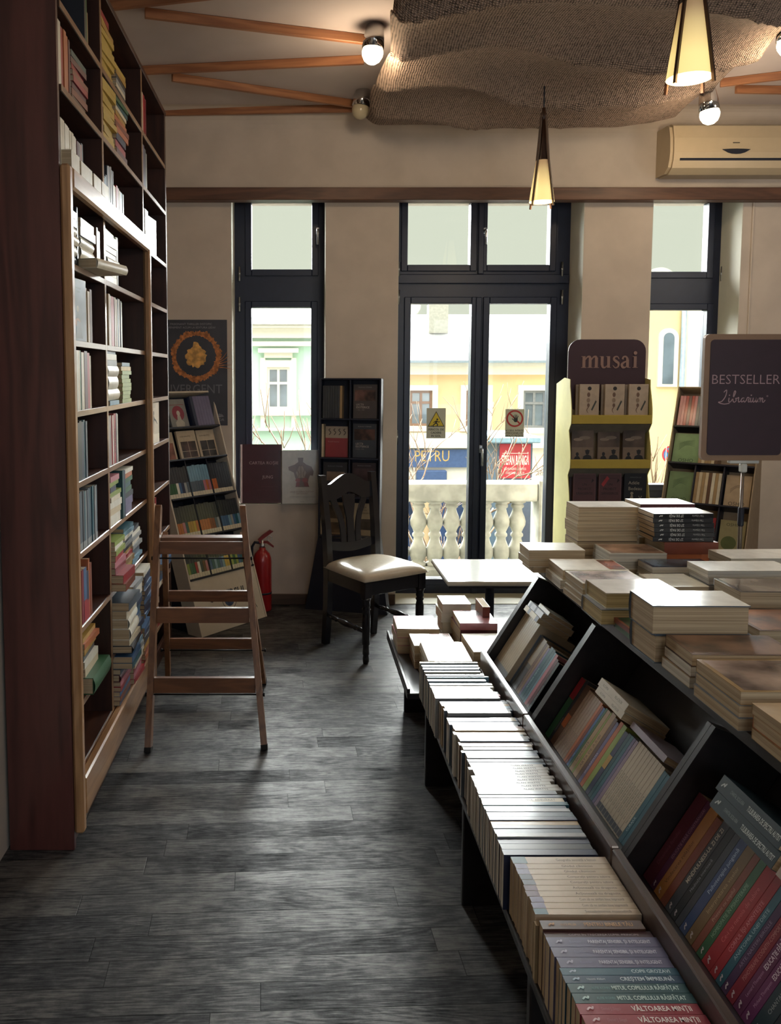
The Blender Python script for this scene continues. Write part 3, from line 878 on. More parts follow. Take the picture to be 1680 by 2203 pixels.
for sx_ in (-1, 1):
    m = MB(); x = sx_ * .166
    xt = [x, x, x, x * 1.02, x * 1.05]
    pr = []
    for (q, yy, zz), xx, w in zip(LEAN, xt, (.034, .04, .046, .042, .034)):
        pr.append([(xx - .018, yy - w / 2, zz), (xx + .018, yy - w / 2, zz), (xx + .018, yy + w / 2, zz), (xx - .018, yy + w / 2, zz)])
    vs = [p for ring in pr for p in ring]; fs = [[3, 2, 1, 0], [16, 17, 18, 19]]
    for i in range(4):
        for k in range(4):
            k2 = (k + 1) % 4; fs.append([4 * i + k, 4 * i + k2, 4 * i + 4 + k2, 4 * i + 4 + k])
    m.add(vs, fs, CHW)
    m.build('back_leg', ch)
# apron
m = MB()
m.bbox((-.16, .165, .365), (.16, .188, .44), CHW, .003); m.bbox((-.148, -.2, .375), (.148, -.18, .44), CHW, .003)
for sx_ in (-1, 1):
    m.bar((sx_ * .172, -.17, .405), (sx_ * .184, .15, .405), .022, .07, CHW, side=(1, 0, 0))
m.build('apron', ch)
for sx_ in (-1, 1):
    st_ = [(.010, 0), (.013, .05), (.009, .06), (.015, .075), (.009, .09), (.016, .13), (.018, .165), (.016, .20), (.009, .24), (.015, .255), (.009, .27), (.013, .28), (.010, .33)]
    MB().lathe(st_, CHW, 12, M=frame((sx_ * .172, -.175, .17), (1, 0, 0), (0, .0, 1), (0.03 * sx_, 1, 0.0))).build('stretcher', ch)
BMt = Matrix.Translation((0, -.195, .46)) @ Matrix.Rotation(math.radians(6), 4, 'X')   # back plane: z' up from seat
def mb_back(): return MB(BMt)
m = mb_back(); curve_prism([(-.155, .40), (-.11, .40), (-.05, .43), (0, .447), (.05, .43), (.11, .40), (.155, .40)], [.085, .095, .10, .105, .10, .095, .085], -.012, .012, CHW, m); m.build('top_rail', ch)
m = mb_back(); curve_prism([(-.150, .10), (-.07, .088), (0, .082), (.07, .088), (.150, .10)], [.045, .05, .052, .05, .045], -.010, .010, CHW, m); m.build('lower_rail', ch)
m = mb_back(); curve_prism([(0, .10), (-.002, .17), (0, .25), (0, .32), (0, .38)], [.055, .045, .048, .075, .085], -.006, .006, CHW, m); m.build('splat', ch)
for sx_ in (-1, 1):
    m = mb_back(); curve_prism([(sx_ * .052, .10), (sx_ * .052, .18), (sx_ * .068, .26), (sx_ * .098, .33), (sx_ * .112, .38)], [.038, .034, .032, .036, .044], -.006, .006, CHW, m); m.build('splat', ch)
# padded seat
m = MB(); n = 18; vs, fs = [], []
for iy in range(n + 1):
    for ix in range(n + 1):
        u, v = ix / n * 2 - 1, iy / n * 2 - 1
        hw = .206 + .022 * (v + 1) / 2
        x = u * hw * (1 - .03 * v * v); y = .008 + v * .208 * (1 - .03 * u * u)
        e = max(0, 1 - abs(u) ** 5) ** .5 * max(0, 1 - abs(v) ** 5) ** .5
        z = .447 + .048 * e + .012 * (1 - u * u) * (1 - v * v)
        vs.append((x, y, z))
for iy in range(n):
    for ix in range(n):
        a = iy * (n + 1) + ix; fs.append([a, a + 1, a + n + 2, a + n + 1])
rim = [iy * (n + 1) + ix for iy, ix in [(0, i) for i in range(n)] + [(i, n) for i in range(n)] + [(n, n - i) for i in range(n)] + [(n - i, 0) for i in range(n)]]
b = len(vs)
for r_ in rim: vs.append((vs[r_][0] * .985, vs[r_][1] * .985, .4455))
for i in range(len(rim)):
    j = (i + 1) % len(rim); fs.append([rim[j], rim[i], b + i, b + j])
fs.append([b + i for i in range(len(rim))][::-1])
m.add(vs, fs, LEATH, smooth=True); m.build('seat_cushion', ch)
for o in list(ch.children): o.matrix_parent_inverse = Matrix.Identity(4)

# ---- small cafe table
ct = thing('cafe_table', 'low square white table with a black stem between the chair and the display table', 'table', (1.07, 4.575, 0))
WTOP = plain('white_laminate', '#cfd0c8', rough=.16, var=.02, coat=.3)
MB().bbox((-.285, -.27, .472), (.285, .27, .497), WTOP, .006).build('table_top', ct)
MB().bbox((-.275, -.26, .458), (.275, .26, .4715), BLACKM, .003).build('edge_frame', ct)
MB().lathe([(.028, .02), (.025, .05), (.025, .44), (.06, .457)], BLACKM, 16).build('stem', ct)
MB().lathe([(.19, 0), (.19, .012), (.04, .024)], BLACKM, 28).build('foot_plate', ct)

# ---- display table with slanted bins and a low tray
TY0, TY1 = .95, 3.15
dt = thing('display_table', 'long dark wooden book display table with slanted bins and a low front tray', 'table', (1.3, 2.1, 0))
di = Matrix.Translation(-dt.location)
EDGE_X, TTOP = .92, .85
MB(di).prism([(EDGE_X, TY0, TTOP - .028), (1.95, TY0, TTOP - .028), (1.95, 3.42, TTOP - .028), (1.08, 3.42, TTOP - .028), (EDGE_X, 3.215, TTOP - .028)], (0, 0, .028), TABW).build('table_top', dt)
LIPX, LIPZ = .722, .50
SL = V((.19, 0, .31)).normalized()          # up the slope
NO = V((-SL.z, 0, SL.x))                     # out of the slope
SLD = .18                                     # depth of the slanted bins
LP = V((LIPX, 0, LIPZ))
def sp(s, d, y): return LP + SL * s - NO * d + V((0, y, 0))
BAYS = [(2.535, 3.115), (1.80, 2.505), (.98, 1.77)]
ln_top = (TTOP - .03 - LIPZ) / SL.z
MB(di).prism([sp(-.02, SLD, TY0), sp(ln_top + .05, SLD, TY0), sp(ln_top + .05, SLD + .015, TY0), sp(-.02, SLD + .015, TY0)], (0, TY1 - TY0, 0), TABW).build('slanted_back', dt)
MB(di).prism([sp(-.018, -.004, TY0), sp(-.0005, -.004, TY0), sp(-.0005, SLD, TY0), sp(-.018, SLD, TY0)], (0, TY1 - TY0, 0), TABW).build('ledge_board', dt)
for y in (TY0, 1.770, 1.788, 2.507, 2.521, TY1 - .033):
    t_ = .0165 if y != TY1 - .033 else .033
    if y == TY0: t_ = .03
    MB(di).prism([sp(-.0185, .0, y), sp(ln_top - .01, .0, y), sp(ln_top + .02, SLD - .001, y), sp(-.0185, SLD - .001, y)], (0, t_, 0), TABW).build('bin_divider', dt)
for a, b in BAYS:
    MB(di).bbox((LIPX - .022, a - .012, LIPZ - .045), (LIPX - .002, b + .012, LIPZ + .028), TABX, .003).build('front_lip', dt)
TRX0, TRZ = .478, .352
MB(di).bbox((TRX0, TY0, TRZ - .022), (LIPX + .05, TY1 - .02, TRZ), TABW, .003).build('tray_board', dt)
MB(di).bbox((LIPX - .021, TY0, TRZ + .0005), (LIPX - .004, TY1 - .02, LIPZ - .046), TABW, .002).build('tray_back', dt)
for y in (3.095, 2.37, 1.66):
    MB(di).bbox((TRX0 + .012, y, 0), (1.0, y + .026, TRZ - .0225), TABW, .003).build('leg_panel', dt)
MB(di).bbox((1.0005, TY0, 0), (1.03, TY1, TRZ + .12), TABW, .003).build('inner_panel', dt)
for y in (TY0 + .05, 3.08):
    MB(di).bbox((1.25, y, 0), (1.88, y + .03, TTOP - .0285), TABW, .003).build('leg_panel', dt)
MB(di).bbox((1.2, 3.12, TRZ), (1.2495, 3.15, TTOP - .0285), TABW, .002).build('bracket', dt)
# the end shelf round the corner
MB(di).bbox((.425, TY1 + .002, TRZ - .03), (.99, 3.90, TRZ - .006), TABW, .003).build('end_tray', dt)
MB(di).bbox((.425, TY1 + .003, TRZ - .0055), (.437, 3.90, TRZ + .012), TABW, .002).build('tray_rim', dt)
MB(di).bbox((.50, 3.80, 0), (.97, 3.826, TRZ - .0305), TABW, .003).build('leg_panel', dt)

# ---- burlap under the ceiling
def burlap_material():
    m, nt, b = newmat('burlap')
    tc = N(nt, 'ShaderNodeTexCoord')
    no = N(nt, 'ShaderNodeTexNoise', Scale=7.0, Detail=3.0); nt.links.new(tc.outputs['Object'], no.inputs['Vector'])
    w1 = N(nt, 'ShaderNodeTexWave', Scale=26.0, Distortion=3.4, Detail=2.0); w1.bands_direction = 'X'; w1.inputs['Detail Scale'].default_value = .6
    w2 = N(nt, 'ShaderNodeTexWave', Scale=40.0, Distortion=5.0, Detail=2.0); w2.bands_direction = 'Y'; w2.inputs['Detail Scale'].default_value = .6
    for w in (w1, w2): nt.links.new(tc.outputs['Object'], w.inputs['Vector'])
    mu = N(nt, 'ShaderNodeMath', operation='MULTIPLY'); nt.links.new(w1.outputs['Fac'], mu.inputs[0]); nt.links.new(w2.outputs['Fac'], mu.inputs[1])
    n2 = N(nt, 'ShaderNodeTexNoise', Scale=60.0, Detail=2.0); nt.links.new(tc.outputs['Object'], n2.inputs['Vector'])
    ad = N(nt, 'ShaderNodeMath', operation='MULTIPLY_ADD'); ad.inputs[1].default_value = .75
    nt.links.new(n2.outputs['Fac'], ad.inputs[0]); nt.links.new(mu.outputs[0], ad.inputs[2])
    ra = N(nt, 'ShaderNodeValToRGB'); nt.links.new(ad.outputs[0], ra.inputs[0])
    e = ra.color_ramp.elements; e[0].position = .22; e[0].color = rgb('#33281f'); e[1].position = .85; e[1].color = rgb('#c3aa99')
    nt.links.new(ra.outputs[0], b.inputs['Base Color']); b.inputs['Roughness'].default_value = .9
    bp = N(nt, 'ShaderNodeBump', Strength=.7, Distance=.01); nt.links.new(ad.outputs[0], bp.inputs['Height']); nt.links.new(bp.outputs[0], b.inputs['Normal'])
    return m
BUR = burlap_material()
JX0, JX1, JY0, JY1 = .43, 2.31, 1.1, 5.44
m = MB(); nx, ny = 70, 150; vs, fs = [], []
for iy in range(ny + 1):
    for ix in range(nx + 1):
        u, v = ix / nx, iy / ny
        x = JX0 + (JX1 - JX0) * u; y = JY0 + (JY1 - JY0) * v
        z = 3.135 - .03 * v
        ph = y * 12.0 + 1.3 * math.sin(x * 2.6 + y * 1.3) + .7 * math.sin(x * 6.1 + y * .7)
        amp = .045 * (.5 + .5 * math.sin(x * 3.1 + y * 2.0)) + .016
        s_ = math.sin(ph); dm = 1 - .75 * max(0, v - .86) / .14; z += amp * dm * (2.2 * abs(math.sin(ph / 2)) ** .6 - 1.4)
        z += .010 * dm * math.sin(x * 5.5 + 2.0 * math.sin(y * 1.7))
        z += .09 * max(0, (u - .78) / .22) ** 1.6 * (1.15 - v * .65)          # right side lifts to the ceiling
        if u < .05: z -= .0; 
        z += .05 * max(0, 1 - u / .035) ** 1.2                                   # rolled side hem
        x += .022 * math.sin(y * 6.0 + 1.0) * max(0, 1 - u * 6) - .03 * max(0, v - .9) * 10 * max(0, 1 - u * 4)
        if v > .965: z += .05 * ((v - .965) / .035) ** 1.5
        y += .012 * math.sin(x * 3.0) * max(0, v * 8 - 7)
        vs.append((x - 1.34, y - 3.27, z - 3.1))
for iy in range(ny):
    for ix in range(nx):
        a = iy * (nx + 1) + ix; fs.append([a, a + nx + 1, a + nx + 2, a + 1])
m.add(vs, fs, BUR, smooth=True)
o = m.build('burlap_canopy'); o.location = (1.34, 3.27, 3.1)
sm_ = o.modifiers.new('thickness', 'SOLIDIFY'); sm_.thickness = .006
tag(o, 'brown burlap cloth sagging in folds under the ceiling between the lamps', 'fabric canopy')

# ---- lamps
RIBM = wood('lamp_rib_wood', '#1c120d', '#4b2d1b', .45, 'Z', 10)
def shade_mat():
    m, nt, b = newmat('lit_glass_shade')
    b.inputs['Base Color'].default_value = rgb('#e8d9b0'); b.inputs['Roughness'].default_value = .3
    tc = N(nt, 'ShaderNodeTexCoord'); sp_ = N(nt, 'ShaderNodeSeparateXYZ'); nt.links.new(tc.outputs['Object'], sp_.inputs[0])
    mr = N(nt, 'ShaderNodeMapRange'); mr.inputs['From Min'].default_value = .03; mr.inputs['From Max'].default_value = .24
    mr.inputs['To Min'].default_value = 1.0; mr.inputs['To Max'].default_value = .06
    nt.links.new(sp_.outputs['Z'], mr.inputs['Value'])
    ra = N(nt, 'ShaderNodeValToRGB'); nt.links.new(mr.outputs[0], ra.inputs[0])
    e = ra.color_ramp.elements; e[0].position = .1; e[0].color = rgb('#7a5a3c'); e[1].position = .75; e[1].color = rgb('#ffdf8c')
    nt.links.new(ra.outputs[0], b.inputs['Emission Color']); b.inputs['Emission Strength'].default_value = .95
    return m
SHADE = shade_mat()
GLOW = emis('lamp_glow', '#ffe2a0', 3.2)
def pendant(p, top, label):
    t = thing('pendant_lamp', label, 'lamp', p, group=None)
    MB().tube([(0, 0, .50), (0, 0, top - p[2])], .004, BLACKM, 6).build('cord', t)
    MB().lathe([(.012, .455), (.017, .46), (.017, .49), (.011, .50), (.010, .52)], RIBM, 14).build('cap', t)
    MB().lathe([(.066, .028), (.058, .09), (.046, .17), (.035, .245), (.033, .245), (.044, .17), (.056, .09), (.064, .03)], SHADE, 28, cap=False).build('shade', t)
    MB().lathe([(.0, .10), (.02, .105), (.03, .13), (.025, .16), (.012, .2)], GLOW, 14, cap=False).build('bulb', t)
    MB().lathe([(.034, .246), (.022, .34), (.015, .455), (.013, .455), (.02, .34), (.032, .246)], RIBM, 14, cap=False).build('upper_cone', t)
    for k in range(4):
        a = math.radians(35 + 90 * k); c, s = math.cos(a), math.sin(a)
        pts = [(.017, .47), (.030, .34), (.040, .245), (.058, .13), (.073, .03), (.076, 0)]
        m = MB()
        for (r0, z0), (r1, z1) in zip(pts[:-1], pts[1:]):
            m.bar((r0 * c, r0 * s, z0 + .0), (r1 * c, r1 * s, z1), .008, .009, RIBM, side=(-s, c, 0))
        m.build('rib', t)
    return t
pA = atY(1165, 446, 4.6); pB = atY(1482, 190, 2.60)
pendant(pA, 3.11, 'small wooden-ribbed pendant lamp hanging in front of the glazed doors')
pendant(pB, 3.12, 'large wooden-ribbed pendant lamp hanging above the bestseller sign')
FROST = plain('unlit_frosted_globe', '#b9ae93', rough=.25, var=.04)
def spot_bulb(p, lit, label, tilt=(0, 0), top=CEIL):
    t = thing('bulb_lamp', label, 'lamp', p)
    S = .92
    MB().lathe([(.040 * S, .032 * S), (.060 * S, .034 * S), (.056 * S, .09 * S), (.040 * S, .19 * S), (.032 * S, .235 * S), (.006, .24 * S)], CHROME, 22).build('socket', t)
    MB().lathe([(.0, -.050 * S), (.022 * S, -.046 * S), (.042 * S, -.032 * S), (.055 * S, -.008 * S), (.058 * S, .012 * S), (.054 * S, .031 * S)], GLOW2 if lit else FROST, 22, cap=False).build('bulb', t)
    MB().tube([(0, 0, .23 * S), (0.005, 0.0, .27 * S), (0.0, 0.01, top - p[2])], .004, BLACKM, 6).build('cord', t)
    t.rotation_euler = (math.radians(tilt[0]), math.radians(tilt[1]), 0)
    return t
GLOW2 = emis('bulb_glow', '#ffe9bd', 9.0)
pb1, pb2, pb3, pb4 = atY(801, 118, 4.30), atY(775, 240, 5.25), atY(1527, 250, 4.85), atY(1697, 100, 4.2)
spot_bulb(pb1, True, 'lit round bulb in a chrome socket beside the burlap edge', (3, 5))
spot_bulb(pb2, False, 'unlit round bulb in a chrome socket below the burlap corner', (0, 8))
spot_bulb(pb3, True, 'lit round bulb in a chrome socket above the air conditioner', (0, -8))
spot_bulb(pb4, True, 'lit round bulb just cut by the photo edge beside the raised burlap', (0, -5))

# ---- air conditioner
ACW = plain('ivory_plastic', '#c2b193', rough=.35, var=.02)
ac0, ac1 = 2.365, 3.33
za_, zb_ = 2.860, 3.172
ac = thing('air_conditioner', 'cream wall-mounted air conditioner above the wooden beam', 'air conditioner', ((ac0 + ac1) / 2, WY - .1, za_))
ai_ = Matrix.Translation(-ac.location)
pf = [(WY - .001, zb_), (WY - .16, zb_ - .002), (WY - .195, zb_ - .02), (WY - .215, zb_ - .10), (WY - .222, zb_ - .19), (WY - .215, za_ + .075), (WY - .195, za_ + .03), (WY - .14, za_), (WY - .001, za_ + .004)]
MB(ai_).prism([(ac0 + .02, y, z) for y, z in pf], (ac1 - ac0 - .04, 0, 0), ACW).build('body', ac)
for x in (ac0, ac1 - .0195):
    MB(ai_).prism([(x, y if y > WY - .01 else y + .012, z - (.006 if z > zb_ - .1 else -.006)) for y, z in pf], (.0192, 0, 0), ACW).build('side_cap', ac)
MB(ai_).prism([(ac0 + .06, WY - .2225, za_ + .085), (ac0 + .06, WY - .2165, za_ + .072), (ac0 + .06, WY - .21, za_ + .072), (ac0 + .06, WY - .215, za_ + .088)], (ac1 - ac0 - .12, 0, 0), BLACKM).build('outlet_slot', ac)
xm = atY(1583, 340, WY - .22).x
m = MB(ai_); lens = [(-.10, .014), (-.05, .017), (0, .018), (.05, .017), (.10, .014), (.06, -.006), (.03, -.013), (0, -.015), (-.03, -.013), (-.06, -.006)]
m.prism([(xm + x * .9, WY - .226, za_ + .125 + z) for x, z in lens], (0, .008, 0), BLACKM); m.build('display_recess', ac)
m = MB(ai_); m.bbox((xm - .022, WY - .222, za_ + .178), (xm + .022, WY - .216, za_ + .184), plain('grey_emblem', '#5b5247'), .002); m.build('emblem', ac)

# ---- fire extinguisher
FR = plain('red_enamel', '#9c1e22', rough=.28, var=.06, coat=.4)
fx = atY(564, 1200, 5.50)
fe = thing('fire_extinguisher', 'red fire extinguisher standing on the floor against the wall below the sill', 'fire extinguisher', (fx.x, 5.52, 0))
MB().lathe([(.058, 0), (.062, .008), (.062, .33), (.060, .355), (.050, .385), (.032, .405), (.022, .412), (.022, .425)], FR, 28).build('cylinder', fe)
MB().lathe([(.0632, .115), (.0632, .128)], BLACKM, 28).build('band', fe)
MB().lathe([(.018, .425), (.018, .445), (.012, .45), (.012, .475)], STEEL, 14).build('valve', fe)
RD = plain('red_lever', '#7d2622', rough=.35)
m = MB(); m.prism([(-.02, -.011, .465), (.035, -.011, .505), (.075, -.011, .535), (.05, -.011, .545), (.0, -.011, .51), (-.03, -.011, .48)], (0, .022, 0), RD); m.build('lever', fe)
m = MB(); m.prism([(-.02, -.010, .455), (.03, -.010, .455), (.075, -.010, .425), (.078, -.010, .435), (.035, -.010, .47), (-.02, -.010, .468)], (0, .02, 0), RD); m.build('handle', fe)
MB().tube([(-.012, 0, .455), (-.05, 0, .46), (-.068, 0, .43), (-.0695, 0, .36), (-.0695, 0, .18)], .009, BLACKM, 8).build('hose', fe)
MB().tube([(.05 + .016 * math.cos(a * math.pi / 6), -.012, .49 + .016 * math.sin(a * math.pi / 6)) for a in range(13)], .0022, STEEL, 6).build('pull_ring', fe)

# ---- poster: plain stand-in, a glowing ring on dark slate
pz1, pz0 = atY(425, 688, WY).z, atY(425, 915, WY).z
px0, px1 = -.952, atY(489, 800, WY).x
po = thing('wall_poster', 'dark movie poster with a fiery orange ring on the wall beside the bookcase', 'poster', ((px0 + px1) / 2, WY, pz0))
pi_ = Matrix.Translation(-po.location)
SLATE = plain('slate_print', '#3a3b42', rough=.45, var=.25, scale=4.0)
MB(pi_).box((px0, WY - .004, pz0), (px1, WY - .0008, pz1), SLATE).build('sheet', po)
FIRE = plain('fire_print', '#b5713a', rough=.5, var=.45, scale=45.0); FIRE2 = plain('ember_print', '#d6a257', rough=.5, var=.35, scale=30.0); DARKP = plain('dark_print', '#24242a', rough=.5)
rc_ = atY(422, 766, WY); rg = random.Random(5)
m = MB(pi_); O_ = (rc_.x, WY - .0046, rc_.z)
vs, fs = [], []
for k in range(160):
    a = 2 * math.pi * k / 160; ro = .164 + rg.uniform(-.005, .011) + .005 * math.sin(a * 7); ri = .132 + rg.uniform(-.004, .004)
    vs += [(O_[0] + ro * math.cos(a), O_[1], O_[2] + ro * math.sin(a) * 1.02), (O_[0] + ri * math.cos(a), O_[1], O_[2] + ri * math.sin(a) * 1.02)]
for k in range(160):
    j = (k + 1) % 160; fs.append([2 * k, 2 * k + 1, 2 * j + 1, 2 * j])
m.add(vs, fs, FIRE)
blob = []
for k in range(40):
    a = 2 * math.pi * k / 40; r_ = .068 + rg.uniform(-.006, .010) + (.03 if abs(a - math.pi / 2) < .3 else 0); blob.append((r_ * math.cos(a), r_ * math.sin(a)))
m.flat(blob, (O_[0], O_[1] - .0003, O_[2] - .005), (1, 0, 0), (0, 0, 1), FIRE2)
for k in range(5):
    m.stroke([(.12, -.04 - .012 * k), (.17, -.02 - .014 * k), (.21 + .01 * k, .03 - .03 * k)], [.008, .006, .001], (O_[0], O_[1] - .0005, O_[2]), (1, 0, 0), (0, 0, 1), FIRE)
m.build('artwork', po)
m = MB(pi_); GR = ink('#8f8f93'); U_, W_ = (1, 0, 0), (0, 0, 1)
pc = (px0 + px1) / 2; pw = px1 - px0
m.text('PASIONANT THRILLER DISTOPIC', .013, (pc, WY - .0044, pz1 - .035), U_, W_, GR, align='C', fit=pw * .8)
m.text('EVENIMENT ACUM LA EDITURA LEDA!', .013, (pc, WY - .0044, pz1 - .058), U_, W_, GR, align='C', fit=pw * .86)
m.text('DIVERGENT', .058, (pc, WY - .0044, atY(430, 846, WY).z), U_, W_, ink('#6f7076'), align='C', fit=pw * .86)
m.text('LEDA', .018, (px1 - .055, WY - .0044, pz0 + .03), U_, W_, GR, align='C')
for k in range(7):
    a = math.radians(20 + 140 * k / 6); m.stroke([(0, 0), (.03 * math.cos(a), .024 * math.sin(a))], [.001, .006], (px1 - .055, WY - .0044, pz0 + .055), U_, W_, GR, sub=2)
m.build('lettering', po)

# ---- bestseller sign on its pole
SGY = 3.06
sx0, sx1 = atY(1509, 850, SGY).x, atY(1692, 850, SGY).x
sz0, sz1 = atY(1590, 990, SGY).z, atY(1590, 719, SGY).z
bsg = thing('counter_sign', 'maroon BESTSELLER sign in a tan frame on a metal pole above the book table', 'sign', (atY(1588, 1235, SGY).x, SGY, TTOP))
bi_ = Matrix.Translation(-bsg.location)
TAN = plain('tan_frame_plastic', '#8a6f58', rough=.4, var=.03); MAR = plain('maroon_board', '#33202a', rough=.45, var=.06)
MB(bi_).prism([(x, SGY - .012, z) for x, z in rrect(sx0, sz0, sx1, sz1, .018)], (0, .018, 0), TAN).build('frame', bsg)
bt = .020
MB(bi_).prism([(x, SGY - .0145, z) for x, z in rrect(sx0 + bt, sz0 + bt, sx1 - bt, sz1 - bt, .014)], (0, .0024, 0), MAR).build('panel', bsg)
m = MB(bi_); tl_ = atY(1525, 826, SGY); tr2 = atY(1673, 826, SGY); th = atY(1600, 806, SGY).z - tl_.z
PINK = ink('#a98d92')
m.text('BESTSELLER', th, (tl_.x, SGY - .0148, tl_.z), U_, W_, PINK, fit=tr2.x - tl_.x, track=1.0, bold='light')
# handwritten "Librarium"
lo_ = atY(1540, 866, SGY); sc_ = (atY(1648, 866, SGY).x - lo_.x) / 9.2
LIB = [[(1.0, 1.9), (1.5, 2.3), (1.35, 1.2), (.7, .25), (.1, .1), (.4, -.1), (1.2, -.25), (2.1, -.1)],
       [(2.0, .9), (1.95, .3), (2.1, .1), (2.4, .3), (2.75, .9), (3.15, 1.9), (2.95, 2.1), (2.75, 1.2), (2.75, .3), (3.0, .1), (3.3, .4), (3.2, .8), (3.45, .75)],
       [(3.45, .75), (3.75, .95), (3.7, .4), (3.8, .1), (4.1, .3)], [(4.75, .85), (4.4, .8), (4.2, .4), (4.35, .12), (4.65, .4), (4.78, .85), (4.72, .3), (4.9, .12), (5.2, .5)],
       [(5.2, .5), (5.35, .95), (5.65, .85), (5.5, .3), (5.65, .1), (5.9, .4)], [(5.95, .9), (5.9, .3), (6.05, .1), (6.3, .4)],
       [(6.4, .9), (6.35, .3), (6.5, .1), (6.8, .4), (6.95, .9), (6.88, .3), (7.0, .1), (7.25, .5)],
       [(7.25, .5), (7.4, .9), (7.3, .1)], [(7.3, .3), (7.6, .85), (7.75, .75), (7.65, .1)], [(7.7, .3), (8.0, .85), (8.15, .7), (8.08, .2), (8.3, .1), (8.6, .5)]]
for st_ in LIB:
    m.stroke([(x * sc_, y * sc_) for x, y in st_], .16 * sc_, (lo_.x, SGY - .0148, lo_.z), U_, W_, PINK, sub=5)
for cx_ in (2.05, 6.02): m.disc(cx_ * sc_, 1.35 * sc_, .12 * sc_, (lo_.x, SGY - .0149, lo_.z), U_, W_, PINK, seg=10)
m.disc(8.95 * sc_, 1.2 * sc_, .16 * sc_, (lo_.x, SGY - .0149, lo_.z), U_, W_, PINK, r0=.1 * sc_, seg=12)
m.build('lettering', bsg)
pxc = bsg.location.x
MB(bi_).bbox((pxc - .055, SGY - .010, sz0 - .012), (pxc + .055, SGY + .012, sz0 + .002), plain('clear_clip', '#c9ccc8', rough=.15), .003).build('clip', bsg)
MB(bi_).bbox((pxc - .011, SGY - .013, sz0 - .045), (pxc + .011, SGY + .013, sz0 - .0125), plain('clear_clip', '#c9ccc8', rough=.15), .004).build('clip', bsg)
GM = plain('grey_metal', '#7d746c', rough=.35, metal=.7)
MB(bi_).lathe([(.0075, .006), (.0075, .24), (.0055, .245), (.0055, sz0 - .03 - TTOP)], GM, 14, M=Matrix.Translation((pxc, SGY, TTOP))).build('pole', bsg)
MB(bi_).lathe([(.0085, .17), (.0105, .175), (.0105, .235), (.0085, .24)], BLACKM, 14, M=Matrix.Translation((pxc, SGY, TTOP))).build('collar', bsg)
MB(bi_).lathe([(.055, 0), (.055, .004), (.012, .008)], GM, 24, M=Matrix.Translation((pxc, SGY, TTOP))).build('base', bsg)

# ---- stickers on the door panes
def sticker(x0, y0, x1, y1, label):
    Yk = GY - .005
    a, c = atY(x0, y1, Yk), atY(x1, y0, Yk)
    t = thing('warning_sticker', label, 'sign', ((a.x + c.x) / 2, Yk, a.z))
    w_, h_ = c.x - a.x, c.z - a.z
    MB().bbox((-w_ / 2, -.0012, 0), (w_ / 2, .0012, h_), plain('sticker_film', '#bfc0b2', rough=.5, var=.02), .0004).build('film', t)
    return t, w_, h_
YELW = plain('sticker_yellow', '#cdb52c', rough=.5, var=.02); BLK = ink('#15151a'); RDS = plain('sticker_red', '#a8262c', rough=.5, var=.02)
t, w_, h_ = sticker(917, 878, 959, 943, 'yellow triangle falling-hazard sticker on the first door pane')
m = MB(); o_ = (0, -.0016, 0); tri = lambda k, cy: [(-.44 * w_ * k, cy - .15 * h_ * k), (.44 * w_ * k, cy - .15 * h_ * k), (0, cy + .36 * h_ * k)]
m.flat(tri(1.0, .54 * h_), o_, U_, W_, BLK); m.flat(tri(.88, .545 * h_), (0, -.0018, 0), U_, W_, YELW)
q = (0, -.0020, .5 * h_); u_ = w_
m.disc(.06 * u_, .20 * u_, .05 * u_, q, U_, W_, BLK, seg=12)
for pts, wd in (([(.03, .13), (-.02, .0)], .09), ([(.04, .12), (.14, .06), (.19, .10)], .04), ([(.02, .12), (-.08, .08), (-.13, .02)], .04), ([(-.02, 0), (.08, -.05), (.05, -.15)], .05), ([(-.03, .0), (-.10, -.06), (-.16, -.12)], .05), ([(-.26, -.14), (-.14, -.14), (-.14, -.2)], .03)):
    m.stroke([(x * u_, y * u_) for x, y in pts], wd * u_, q, U_, W_, BLK, sub=3)
m.build('pictogram', t)
m = MB()
for s_, y in (('PERICOL DE', .26), ('CADERE', .155), ('IN GOL', .05)): m.text(s_, .065 * h_, o_, U_, W_, BLK, y=y * h_, align='C', fit=w_ * .94, bold=True)
m.build('lettering', t)
t, w_, h_ = sticker(1086, 880, 1128, 940, 'red no-entry hand sticker on the second door pane')
m = MB(); cy_ = .66 * h_; r_ = .45 * w_
m.disc(0, cy_, r_, o_, U_, W_, RDS, r0=r_ * .80, seg=32)
m.rect(-r_ * .85, -r_ * .09, r_ * .85, r_ * .09, (0, -.0015, cy_), (.707, 0, -.707), (.707, 0, .707), RDS)
q = (.05 * w_, -.0021, cy_ - .02 * w_)
m.flat([(-.10 * w_, -.10 * w_), (-.06 * w_, -.17 * w_), (.06 * w_, -.17 * w_), (.11 * w_, -.05 * w_), (.10 * w_, .04 * w_), (-.09 * w_, .04 * w_)], q, U_, W_, BLK)
for a, b in (((-.07, .0), (-.13, .18)), ((-.025, .02), (-.04, .24)), ((.03, .02), (.05, .23)), ((.075, .01), (.13, .17)), ((-.08, -.08), (-.20, .02))):
    m.stroke([(a[0] * w_, a[1] * w_), (b[0] * w_, b[1] * w_)], [.05 * w_, .035 * w_], q, U_, W_, BLK, sub=2)
m.build('pictogram', t)
m = MB()
for s_, y in (('ACCESUL INTERZIS', .20), ('PERSOANELOR', .11), ('NEAUTORIZATE', .02)): m.text(s_, .06 * h_, o_, U_, W_, BLK, y=y * h_, align='C', fit=w_ * .95, bold=True)
m.build('lettering', t)
